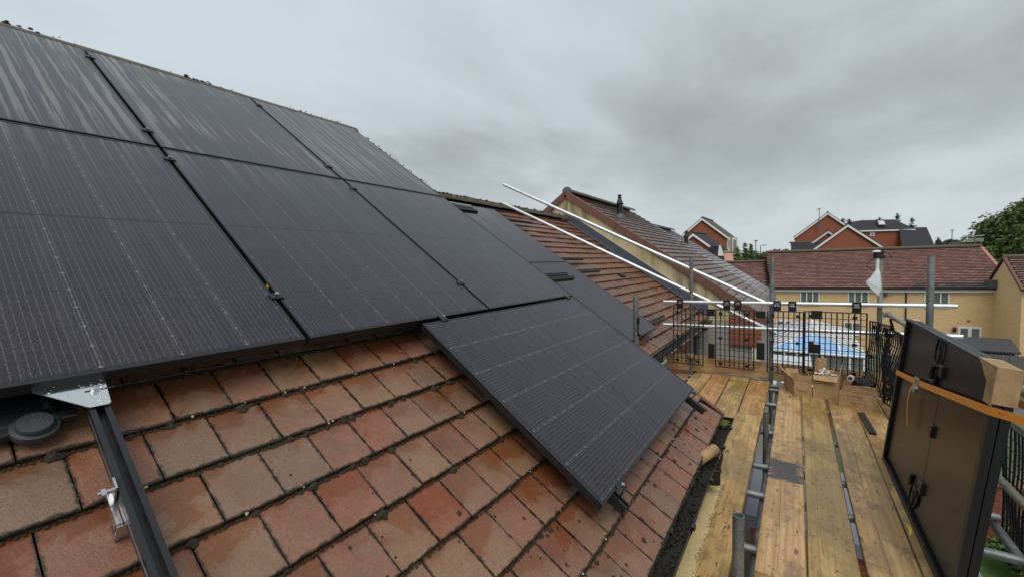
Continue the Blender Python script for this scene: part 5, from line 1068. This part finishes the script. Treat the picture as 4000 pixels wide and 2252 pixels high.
for u, tt in pts: o = bpy.data.objects.new('tile', yr.choice(ty)); col.objects.link(o); o.parent = rW[0]; o.matrix_parent_inverse = Matrix(); o.matrix_basis = wingM(u, tt, yr.uniform(-.004, .006))
for k in range(15):
    obj('verge_tile', MB().box(12.86, 13.0, 0, .19, -.10, .045, wingM(0, k * .2, 0)), M['verge'], rW[0])
    o0 = -1.225 + 2.05; P0, P1_ = YP(12.9, o0 - k * .2 * c2, 4.03 + k * .2 * s2_), YP(12.9, o0 - (k + .95) * .2 * c2, 4.03 + (k + .95) * .2 * s2_)
    obj('verge_tile', MB().hexa([P0, P0 + DU * .14, P1_ + DU * .14, P1_, P0 + Vector((0, 0, .13)), P0 + DU * .14 + Vector((0, 0, .13)), P1_ + DU * .14 + Vector((0, 0, .13)), P1_ + Vector((0, 0, .13))]), M['verge'], rW[1])
obj('ridge', MB().tube(YP(12.88, -1.225, 6.15), YP(21, -1.225, 6.15), .12, 10), M['ridge'], rW[0])
obj('fascia', MB().box(13.02, 21, -3.16, -3.06, 3.86, 4.03, Y0), M['white'], hW)
obj('flashing', MB().box(12.6, 13.02, -.5, .15, 3.98, 4.55, Y0), M['lead'], hW)
for (v, z_) in ((-.25, 1.15), (-1.15, 1.45)): obj('mortar_patch', MB().box(12.985, 12.998, v - .06, v + .06, z_, z_ + .06, Y0), M['cream'], hW)
# lower block on the left end
hL = root('buff_house', 'lower red-tiled block attached at the left end of the buff terrace', 'house', YP(-2, 2, -1.1))
obj('wall', MB().box(-5.5, -.32, .3, 8.4, -1.4, 3.1, Y0), M['brick_yellow'], hL)
rL = obj('roof', MB().box(-5.5, -.32, 0, sl, -.1, -.035, slopeM(0, 0, 0, (0, -.2, 3.12))), M['under'], hL)
tile_mass(rL, [(u * .34 - 5.5 - (.17 if r % 2 else 0), r * .2) for r in range(27) for u in range(15)], ty, lambda u, tt, nn: slopeM(u, tt, nn, (0, -.2, 3.12)), ymats)
obj('ridge', MB().tube(YP(-5.5, vb, rzY - .83), YP(-.3, vb, rzY - .83), .12, 10), M['ridge'], rL)
# shed and fence
sh = root('garden_shed', 'dark felt-roofed shed in the far garden', 'shed', (11.5, 36, -1.1))
obj('roof', MB().hexa([(9.4, 37.8, .98), (12.7, 37.7, .98), (11.75, 33.0, .90), (8.4, 33.3, .90), (9.4, 37.8, 1.06), (12.7, 37.7, 1.06), (11.75, 33.0, .98), (8.4, 33.3, .98)]), M['felt'], sh); obj('wall', MB().hexa([(9.4, 37.6, -1.3), (12.5, 37.5, -1.3), (11.6, 33.3, -1.3), (8.6, 33.5, -1.3), (9.4, 37.6, .97), (12.5, 37.5, .97), (11.6, 33.3, .89), (8.6, 33.5, .89)]), M['fence'], sh)
fn = root('garden_fence', 'grey weathered board fence beyond the leaning panels', 'fence', (10, 32.6, -1.1))
for k in range(46): x_ = 7.0 + k * .15; obj('board', MB().box(x_, x_ + .14, 32.5 + (.02 if k % 2 else 0), 32.53 + (.02 if k % 2 else 0), -1.2, .88 + (k % 3) * .006), M['fence'], fn)
for k in range(4): obj('post', MB().box(7 + k * 2.2, 7.1 + k * 2.2, 32.56, 32.66, -1.2, .95), M['fence'], fn)

# ------------------------------------------------------------------ red brick houses on the rise behind
def gable_house(label, name, L_, A2, R2, depth, base, roofmat='slate', oh=.35, wallmat='brick_red', mono=None, side_extra=None):
    """gable front through eave L_, apex A2, eave R2 (world points), body running back by vector depth"""
    L_, A2, R2, dv = Vector(L_), Vector(A2), Vector(R2), Vector(depth); r = root(name, label, 'house', ((L_ + R2) / 2).to_2d().to_3d() + Vector((0, 0, base)))
    Lb, Rb = Vector((L_.x, L_.y, base)), Vector((R2.x, R2.y, base))
    P = [Lb, Rb, R2, A2, L_]; k = 5
    obj('wall', MB().add(P + [p + dv for p in P], [tuple(range(k)), tuple(reversed(range(k, 2 * k)))] + [(i, k + i, k + (i + 1) % k, (i + 1) % k) for i in range(k)]), M[wallmat], r)
    fo = -dv.normalized() * oh; ho = {}
    for nm, E in (('a', L_), ('b', R2)):
        sv = (E - A2); E2 = E + sv.normalized() * oh; t0 = Vector((0, 0, .10)); t1 = Vector((0, 0, .24))
        q = [A2 + fo, E2 + fo, E2 + dv, A2 + dv]; rf = obj('roof', MB().hexa([p + t0 for p in q] + [p + t1 for p in q]), M[roofmat], r)
        b0 = Vector((0, 0, -.26)); bo = fo + fo.normalized() * .05; bi = fo + dv.normalized() * .03
        obj('bargeboard', MB().hexa([A2 + bo + b0, E2 + bo + b0, E2 + bi + b0, A2 + bi + b0, A2 + bo + t0 * .9, E2 + bo + t0 * .9, E2 + bi + t0 * .9, A2 + bi + t0 * .9]), M['white'], rf)
        obj('fascia', MB().hexa([E2 + bi + b0 * .8, E2 + dv + b0 * .8, E2 + dv + b0 * .8 - sv.normalized() * .1, E2 + bi + b0 * .8 - sv.normalized() * .1, E2 + bi + t0 * .8, E2 + dv + t0 * .8, E2 + dv + t0 * .8 - sv.normalized() * .1, E2 + bi + t0 * .8 - sv.normalized() * .1]), M['white'], rf)
    obj('ridge', MB().tube(A2 + fo + Vector((0, 0, .24)), A2 + dv + Vector((0, 0, .24)), .14, 8), M['slate'], r)
    return r
h1 = gable_house('tall red brick gabled house above the terrace roofs, cream bay on its side', 'red_house', (-13.91, 73.71, 10.85), (-11.38, 75.6, 13.40), (-8.02, 77.68, 10.38), (.35, 8.2, 0), 1.5, 'slate_moss')
cb = obj('cream_bay', MB().hexa([(-7.97, 77.9, 1.5), (-6.55, 79.2, 1.5), (-7.0, 83.0, 1.5), (-8.1, 82.9, 1.5), (-7.97, 77.9, 10.2), (-6.55, 79.2, 10.2), (-7.0, 83.0, 10.2), (-8.1, 82.9, 10.2)]), M['cream'], h1)
def bayq(f0, f1, z0, z1, d):
    P, Q = Vector((-7.97, 77.9, 0)), Vector((-6.55, 79.2, 0)); n_ = Vector((.675, -.738, 0)); a_, b_ = P.lerp(Q, f0), P.lerp(Q, f1)
    return MB().hexa([a_ + Vector((0, 0, z0)), b_ + Vector((0, 0, z0)), b_ + n_ * d + Vector((0, 0, z0)), a_ + n_ * d + Vector((0, 0, z0)), a_ + Vector((0, 0, z1)), b_ + Vector((0, 0, z1)), b_ + n_ * d + Vector((0, 0, z1)), a_ + n_ * d + Vector((0, 0, z1))])
w1 = obj('window', bayq(.08, .28, 8.5, 9.9, .05), M['white'], cb); obj('pane', bayq(.12, .24, 8.6, 9.8, .08), M['winglass'], w1)
w2 = obj('window', bayq(.55, .92, 7.6, 9.9, .05), M['white'], cb); obj('pane', bayq(.60, .72, 7.7, 9.8, .08), M['winglass'], w2); obj('pane', bayq(.76, .88, 7.7, 9.8, .08), M['winglass'], w2)
obj('downpipe', bayq(.36, .41, 1.5, 10.1, .1), M['black'], cb)
bl = obj('balcony', bayq(.5, 1.0, 7.1, 7.2, .4), M['dkmetal'], cb)
for k in range(6): f = .5 + k * .095; obj('baluster', MB().tube(Vector((-7.97, 77.9, 7.2)).lerp(Vector((-6.55, 79.2, 7.2)), f) + Vector((.26, -.29, 0)), Vector((-7.97, 77.9, 8.1)).lerp(Vector((-6.55, 79.2, 8.1)), f) + Vector((.26, -.29, 0)), .03, 5), M['dkmetal'], bl)
obj('handrail', MB().tube(Vector((-7.97, 77.9, 8.1)).lerp(Vector((-6.55, 79.2, 8.1)), .5) + Vector((.26, -.29, 0)), Vector((-6.29, 78.91, 8.1)), .05, 5), M['dkmetal'], bl)
gable_house('smaller red brick gable in front of the tall house with the cream bay', 'red_house', (-10.75, 61.25, 9.5), (-10.12, 61.7, 10.05), (-7.6, 63.3, 7.85), (.67, 5.2, 0), 1.5)
g5 = root('dormer', 'small grey slated gable with white trim at the end of the terrace ridge', 'house', (-6.2, 54.5, 1)); obj('roof', MB().hexa([(-7.6, 54.0, 6.2), (-5.5, 55.0, 6.2), (-5.5, 57, 6.2), (-7.6, 57, 6.2), (-6.9, 54.0, 8.05), (-5.92, 54.7, 8.1), (-5.92, 57, 8.1), (-6.9, 57, 8.05)]), M['slate'], g5)
obj('bargeboard', MB().hexa([(-6.0, 54.6, 8.15), (-5.85, 54.7, 8.15), (-5.85, 54.8, 8.15), (-6.0, 54.7, 8.15), (-6.12, 54.55, 6.9), (-5.5, 54.95, 6.9), (-5.5, 55.05, 6.9), (-6.12, 54.65, 6.9)]), M['white'], g5)
g6 = root('porch_roof', 'small terracotta-tiled roof beside the conifers', 'house', (-5.2, 55.3, 1)); obj('roof', MB().hexa([(-7.0, 53.7, 5.6), (-4.5, 55.3, 5.6), (-4.9, 57.5, 7.2), (-7.4, 56.0, 7.2), (-7.0, 53.7, 5.7), (-4.5, 55.3, 5.7), (-4.9, 57.5, 7.32), (-7.4, 56.0, 7.32)]), ymats[2], g6); obj('wall', MB().hexa([(-6.9, 54.1, 1), (-4.65, 55.6, 1), (-4.9, 57.2, 1), (-7.2, 56, 1), (-6.9, 54.1, 5.75), (-4.65, 55.6, 5.75), (-4.9, 57.2, 6.9), (-7.2, 56, 6.9)]), M['brick_red'], g6)
obj('ridge', MB().tube((-7.4, 56, 7.3), (-4.85, 57.5, 7.3), .12, 8), M['ridge'], g6)
g7 = root('hipped_house', 'dark hipped roof just above the end of the terrace ridge', 'house', (-17, 71, 1)); obj('roof', MB().hexa([(-22, 66, 8.5), (-12.5, 68, 8.5), (-11.5, 76, 8.5), (-22, 76, 8.5), (-20, 71, 11.25), (-15.9, 70.8, 11.25), (-15.7, 72, 11.25), (-20, 72, 11.25)]), M['slate'], g7); obj('wall', MB().box(-21, -13, 68, 75, 1, 8.5), M['brick_red'], g7)

front = gable_house('wide red brick gable standing right behind the buff terrace ridge', 'red_house', (2.2, 74.65, 6.25), (8.01, 78.94, 11.12), (14.4, 82.95, 6.1), (.15, 8, 0), 1.5, oh=.3)
midg = gable_house('narrow gable peeping between the two big red gables', 'red_house', (3.4, 82.9, 8.5), (6.0, 84.8, 10.62), (7.6, 85.9, 9.3), (.0, 4, 0), 1.5, oh=.25)
bigg = gable_house('tallest red brick gable of the group with an aerial', 'red_house', (1.5, 91.42, 10.25), (6.42, 95.04, 14.45), (11.6, 98.5, 10.2), (.3, 9, 0), 1.5, oh=.3)
ae2 = root('aerial', 'thin aerial mast fixed on the tallest red gable', 'aerial', (5.1, 93.4, 12)); obj('mast', MB().tube((5.05, 93.6, 11.9), (5.15, 93.6, 15.3), .05, 6), M['dkmetal'], ae2); obj('elements', MB().tube((4.75, 93.4, 15.2), (5.4, 93.8, 15.35), .05, 6).tube((4.85, 93.6, 14.9), (5.0, 93.3, 15.3), .03, 5), M['dkmetal'], ae2); obj('dish', MB().lathe([(.05, 0), (.3, .1), (.36, .2)], (5.15, 93.3, 12.2), 12, (-.5, -.8, .2)), M['dkmetal'], ae2)
lr = root('slate_roof', 'low dark roof at the foot of the tallest red gable', 'roof', (3, 80, 1.5)); obj('roof', MB().hexa([(1.35, 78.9, 6.0), (6, 82, 6.0), (5, 84, 8.95), (.9, 80.6, 8.95), (1.35, 78.9, 5.8), (6, 82, 5.8), (5, 84.2, 8.9), (.9, 80.8, 8.9)]), M['slate'], lr); obj('ridge', MB().tube((.8, 80.7, 8.98), (5.1, 84.1, 8.98), .12, 8), M['ridge'], lr); obj('wall', MB().hexa([(1.5, 79.4, 1.5), (6, 82.3, 1.5), (5, 84, 1.5), (1, 80.7, 1.5), (1.5, 79.4, 6.2), (6, 82.3, 6.2), (5, 84, 8.6), (1, 80.7, 8.6)]), M['brick_red'], lr)
hb = root('red_house', 'red brick block with dark hipped roof and white skylight', 'house', (17, 107, 1.5))
obj('wall', MB().hexa([(9.5, 102.6, 1.5), (19.86, 108.8, 1.5), (16.9, 113.5, 1.5), (6.5, 107.3, 1.5), (9.5, 102.6, 11.3), (19.86, 108.8, 11.3), (16.9, 113.5, 11.3), (6.5, 107.3, 11.3)]), M['brick_red'], hb)
rf = obj('roof', MB().add([(9.2, 102.0, 11.45), (20.6, 108.9, 11.45), (17.2, 114.3, 11.45), (6.0, 107.5, 11.45), (12.2, 105.5, 13.5), (17.4, 108.7, 13.5), (16.2, 110.6, 13.5), (11.0, 107.4, 13.5)], [(0, 1, 5, 4), (1, 2, 6, 5), (2, 3, 7, 6), (3, 0, 4, 7), (4, 5, 6, 7), (0, 3, 2, 1)]), M['slate'], hb)
obj('fascia', MB().hexa([(9.2, 101.98, 11.2), (20.6, 108.88, 11.2), (20.55, 108.98, 11.2), (9.15, 102.08, 11.2), (9.2, 101.98, 11.44), (20.6, 108.88, 11.44), (20.55, 108.98, 11.44), (9.15, 102.08, 11.44)]), M['white'], rf)
def on_hip(u, f): a = Vector((9.2, 102.0, 11.45)).lerp(Vector((20.6, 108.9, 11.45)), u); b = Vector((12.2, 105.5, 13.5)).lerp(Vector((17.4, 108.7, 13.5)), u); return a.lerp(b, f) + Vector((.25, -.42, .1)) * .4
sk = obj('skylight', MB().hexa([on_hip(.47, .36), on_hip(.60, .36), on_hip(.62, .85), on_hip(.44, .85)] + [on_hip(a, b) + Vector((.1, -.2, .12)) for a, b in ((.47, .36), (.60, .36), (.62, .85), (.44, .85))]), M['dkmetal'], rf); obj('pane', MB().hexa([on_hip(a, b) + Vector((.1, -.2, .121)) for a, b in ((.482, .42), (.592, .42), (.606, .80), (.458, .80))] + [on_hip(a, b) + Vector((.11, -.22, .135)) for a, b in ((.482, .42), (.592, .42), (.606, .80), (.458, .80))]), M['skylight'], sk)
wb = obj('window', MB().hexa([Vector((9.5, 102.6, 0)).lerp(Vector((19.86, 108.8, 0)), a) + Vector((.05, -.09, b)) * 1.0 for a, b in ((.385, 10.3), (.45, 10.3), (.45, 11.0), (.385, 11.0))] + [Vector((9.5, 102.6, 0)).lerp(Vector((19.86, 108.8, 0)), a) + Vector((.0, .0, b)) for a, b in ((.385, 10.3), (.45, 10.3), (.45, 11.0), (.385, 11.0))]), M['white'], hb)
obj('pane', MB().hexa([Vector((9.5, 102.6, 0)).lerp(Vector((19.86, 108.8, 0)), a) + Vector((.07, -.12, b)) for a, b in ((.40, 10.45), (.435, 10.45), (.435, 10.85), (.40, 10.85))] + [Vector((9.5, 102.6, 0)).lerp(Vector((19.86, 108.8, 0)), a) + Vector((.055, -.095, b)) for a, b in ((.40, 10.45), (.435, 10.45), (.435, 10.85), (.40, 10.85))]), M['winglass'], wb)
obj('downpipe', MB().tube((19.4, 108.4, 1.5), (19.4, 108.4, 11.2), .09, 8), M['black'], hb)
ds = root('slate_house', 'dark slate roof slope at the right of the red block', 'house', (21.5, 107, 1.5)); obj('roof', MB().hexa([(18.2, 105.2, 7.9), (23.3, 108.5, 7.9), (22.4, 110.4, 11.75), (18.0, 107.5, 11.75), (18.2, 105.4, 7.8), (23.3, 108.7, 7.8), (22.4, 110.6, 11.65), (18.0, 107.7, 11.65)]), M['slate'], ds); obj('wall', MB().hexa([(18.3, 105.9, 1.5), (23.1, 109, 1.5), (22.3, 110.4, 1.5), (18.1, 107.6, 1.5), (18.3, 105.9, 8.0), (23.1, 109, 8.0), (22.3, 110.4, 11.4), (18.1, 107.6, 11.4)]), M['brick_red'], ds); obj('fascia', MB().hexa([(18.2, 105.15, 7.62), (23.3, 108.45, 7.62), (23.25, 108.55, 7.62), (18.15, 105.25, 7.62), (18.2, 105.15, 7.88), (23.3, 108.45, 7.88), (23.25, 108.55, 7.88), (18.15, 105.25, 7.88)]), M['white'], ds)
cmn = root('chimney', 'dark brick chimney stack with pot and thin aerial', 'chimney', (27.1, 125.7, 2)); obj('stack', MB().box(26.8, 27.5, 125.4, 126.1, 2, 9.65).box(26.7, 27.6, 125.3, 126.2, 9.1, 9.3), M['slate'], cmn); obj('pot', MB().lathe([(.2, 0), (.16, .4)], (27.15, 125.75, 9.65), 10), M['slate'], cmn); obj('aerial', MB().tube((27.0, 125.6, 9.6), (27.0, 125.6, 10.4), .03, 5).tube((26.4, 125.3, 10.05), (28.4, 126.5, 10.2), .025, 5), M['dkmetal'], cmn)
fr2 = root('hipped_house', 'low dark hipped roof far behind the buff terrace', 'house', (34, 137, 2)); obj('roof', MB().hexa([(29.5, 133, 7.6), (39, 139, 7.6), (37, 145, 7.6), (27.5, 139, 7.6), (32.9, 136.5, 9.35), (36.2, 138.6, 9.35), (35.8, 139.6, 9.35), (32.5, 137.6, 9.35)]), M['slate'], fr2); obj('wall', MB().hexa([(30, 133.6, 2), (38.5, 139, 2), (36.8, 144, 2), (28.2, 139, 2), (30, 133.6, 7.6), (38.5, 139, 7.6), (36.8, 144, 7.6), (28.2, 139, 7.6)]), M['brick_red'], fr2)
def lamp(label, p, h, arm=None):
    r = root('street_lamp', label, 'street lamp', p); obj('post', MB().tube(p, (p[0], p[1], h), .09, 8, .06), M['dkmetal'], r)
    if arm: obj('arm', MB().tube((p[0], p[1], h - .05), (p[0] + arm[0], p[1] + arm[1], h + .12), .04, 6), M['dkmetal'], r); obj('lantern', MB().box(p[0] + arm[0] - .3, p[0] + arm[0] + .3, p[1] + arm[1] - .12, p[1] + arm[1] + .12, h + .02, h + .16), M['dkmetal'], r)
    else: obj('lantern', MB().lathe([(.08, 0), (.3, .04), (.3, .12), (.05, .2)], (p[0], p[1], h), 10), M['dkmetal'], r)
lamp('tall street lamp standing beside the conifers', (-3.92, 80.4, 2), 9.4); lamp('street lamp with side arm beyond the conifers', (-3.61, 86.6, 2), 8.8, (.6, .35)); lamp('street lamp far right above the buff terrace', (26.5, 113.3, 2), 10.95); lamp('pale street lamp in front of the low dark roof', (4.0, 77.0, 2), 8.35, (-.75, -.45))

# ------------------------------------------------------------------ trees
def leaf_quads(m_, c, n, rad, size, rr, flat=.0):
    for _ in range(n):
        while True:
            p = Vector((rr.uniform(-1, 1), rr.uniform(-1, 1), rr.uniform(-1, 1)))
            if p.length < 1: break
        p = p.normalized() * (p.length ** .45); p = Vector((p.x * rad[0], p.y * rad[1], p.z * rad[2])) + c
        a = Vector((rr.uniform(-1, 1), rr.uniform(-1, 1), rr.uniform(-.6, .6))).normalized(); b = a.cross(Vector((rr.uniform(-1, 1), rr.uniform(-1, 1), rr.uniform(-1, 1)))).normalized(); s_ = size * rr.uniform(.6, 1.4)
        m_.add([p - a * s_, p + b * s_ * .55, p + a * s_, p - b * s_ * .55], [(0, 1, 2, 3)])
def broad_tree(label, base, top, crad, nclump, nleaf, size, seed, mat='leaf', name='tree'):
    rr = random.Random(seed); base = Vector(base); r = root(name, label, 'tree', base); H = top - base.z; m_ = MB(); tr = MB()
    tr.sweep([base, base + Vector((.1, 0, H * .25)), base + Vector((-.1, .1, H * .5)), base + Vector((.1, 0, H * .72))], [H * .035, H * .028, H * .02, H * .01], 8)
    for k in range(nclump):
        an = rr.uniform(0, 6.283); hh = rr.random(); prof = math.sin(min(1, .22 + hh * .80) * math.pi) ** .6; rad = crad * prof * rr.uniform(.35, 1.0)
        c = base + Vector((math.cos(an) * rad, math.sin(an) * rad, H * (.25 + .70 * hh))); q = crad * rr.uniform(.20, .36)
        leaf_quads(m_, c, nleaf, (q, q, q * .72), size, rr)
        if k % 3 == 0: tr.sweep([base + Vector((0, 0, H * (.25 + .35 * hh))), base.lerp(c, .6) + Vector((0, 0, H * .2 * (1 - hh))), c], [H * .012, H * .008, H * .003], 5)
    obj('trunk', tr, M['bark'], r, smooth=True); obj('crown', m_, M[mat], r); return r
def conifer(label, base, top, rad, seed, mat='leaf_con', n=900, size=.16, skirt=.15, name='conifer'):
    rr = random.Random(seed); base = Vector(base); H = top - base.z; r = root(name, label, 'tree', base, 'conifers'); m_ = MB(); tr = MB().tube(base, base + Vector((0, 0, H)), H * .02, 6, .01)
    lev = 22
    for k in range(lev):
        f = k / lev; z_ = base.z + H * (skirt + (1 - skirt) * f); R2 = rad * (1 - f) ** .85 + .05; nb = 9 if f < .7 else 6
        for i in range(nb):
            an = 6.283 * i / nb + rr.uniform(-.3, .3) + k; ln = R2 * rr.uniform(.75, 1.12); tip = Vector((math.cos(an) * ln, math.sin(an) * ln, ln * rr.uniform(.0, .38))); o = Vector((base.x, base.y, z_ + rr.uniform(-.9, .9) * H * (1 - skirt) / lev))
            tr.tube(o, o + tip * .9, .03, 4, .008)
            for j in range(max(6, int(n / lev / nb * (1.2 - f * .6)))):
                g_ = rr.uniform(.15, 1) ; p = o + tip * g_ + Vector((rr.gauss(0, .05 * rad), rr.gauss(0, .05 * rad), rr.gauss(0, .035 * rad))); a = (tip.normalized() + Vector((rr.uniform(-.6, .6), rr.uniform(-.6, .6), rr.uniform(-.2, .5)))).normalized(); b = a.orthogonal().normalized(); s_ = size * rr.uniform(.6, 1.3)
                m_.add([p - a * s_, p + b * s_ * .4, p + a * s_, p - b * s_ * .4], [(0, 1, 2, 3)])
    obj('trunk', tr, M['bark'], r); obj('crown', m_, M[mat], r); return r
broad_tree('big dense broadleaf tree at the picture edge above the gabled wing', (27.4, 79.5, 1.5), 13.4, 6.3, 240, 210, .20, 3)
broad_tree('lower bushy broadleaf tree in front of the big one', (25.0, 76.0, 1.2), 9.3, 4.2, 130, 180, .18, 9)
for i, (x_, y_, z_) in enumerate(((-4.75, 61.7, 8.05), (-3.9, 62.2, 8.5), (-3.25, 62.6, 8.4))):
    conifer(('leftmost', 'middle', 'rightmost')[i] + ' of three spiky conifers beyond the terrace', (x_, y_, 1.0), z_, 1.55, 20 + i, n=2600, size=.13)
broad_tree('rounded dark shrub tree beside the three conifers', (-2.3, 63.2, 1.0), 7.15, 1.5, 34, 110, .14, 31, 'leaf_con'); broad_tree('yellow-green shrub at the foot of the conifers', (-4.2, 60.2, 1.0), 6.6, 1.5, 30, 110, .14, 33, 'leaf')
for i, (x_, y_, top, lb) in enumerate(((9.2, 104, 14.2, 'dark conifer tip just beside the tallest gable'), (10.4, 106, 13.9, 'second dark conifer tip behind the tallest gable'), (13.2, 112, 13.9, 'slim dark conifer tip between the gables and the hipped roof'), (15.9, 114, 14.6, 'small conifer tip over the left of the hipped roof'), (19.0, 116, 15.3, 'spreading conifer top over the middle of the hipped roof'), (21.6, 118, 14.3, 'conifer branches over the right of the hipped roof'))):
    conifer(lb, (x_, y_, 2), top, 2.4, 40 + i, 'leaf_dark', 1500, .22)
broad_tree('pale bush between the low gable and the conifers', (.1, 107, 2), 8.5, 2.4, 26, 90, .3, 51, 'leaf'); broad_tree('distant pale tree behind the chimney', (31.5, 150, 2), 9.3, 3.4, 34, 100, .35, 52, 'leaf_far'); broad_tree('distant pale tree behind the far street lamp', (36.5, 160, 2), 10.2, 4.0, 40, 100, .38, 53, 'leaf_far'); broad_tree('distant tree just left of the big broadleaf tree', (43, 160, 2), 10.6, 4.5, 40, 100, .38, 54, 'leaf_far')
m_ = MB(); rr = random.Random(77)
for k in range(240): leaf_quads(m_, Vector((rr.uniform(-60, 120), 230 + rr.uniform(-15, 25), rr.uniform(3, 9))), 60, (6, 3, 2.5), .8, rr)
tag(obj('treeline', m_, M['leaf_far']), 'distant line of pale trees on the horizon', 'trees', None, 'stuff')
for i, (x_, y_, h_, lb) in enumerate(((5.6, 11.0, 1.3, 'green shrub seen through the mesh beyond the leaning panels'), (7.2, 13.4, 1.5, 'larger green shrub against the garden wall'))):
    broad_tree(lb, (x_, y_, 0), h_, .7, 26, 110, .06, 60 + i, 'leaf', 'shrub')
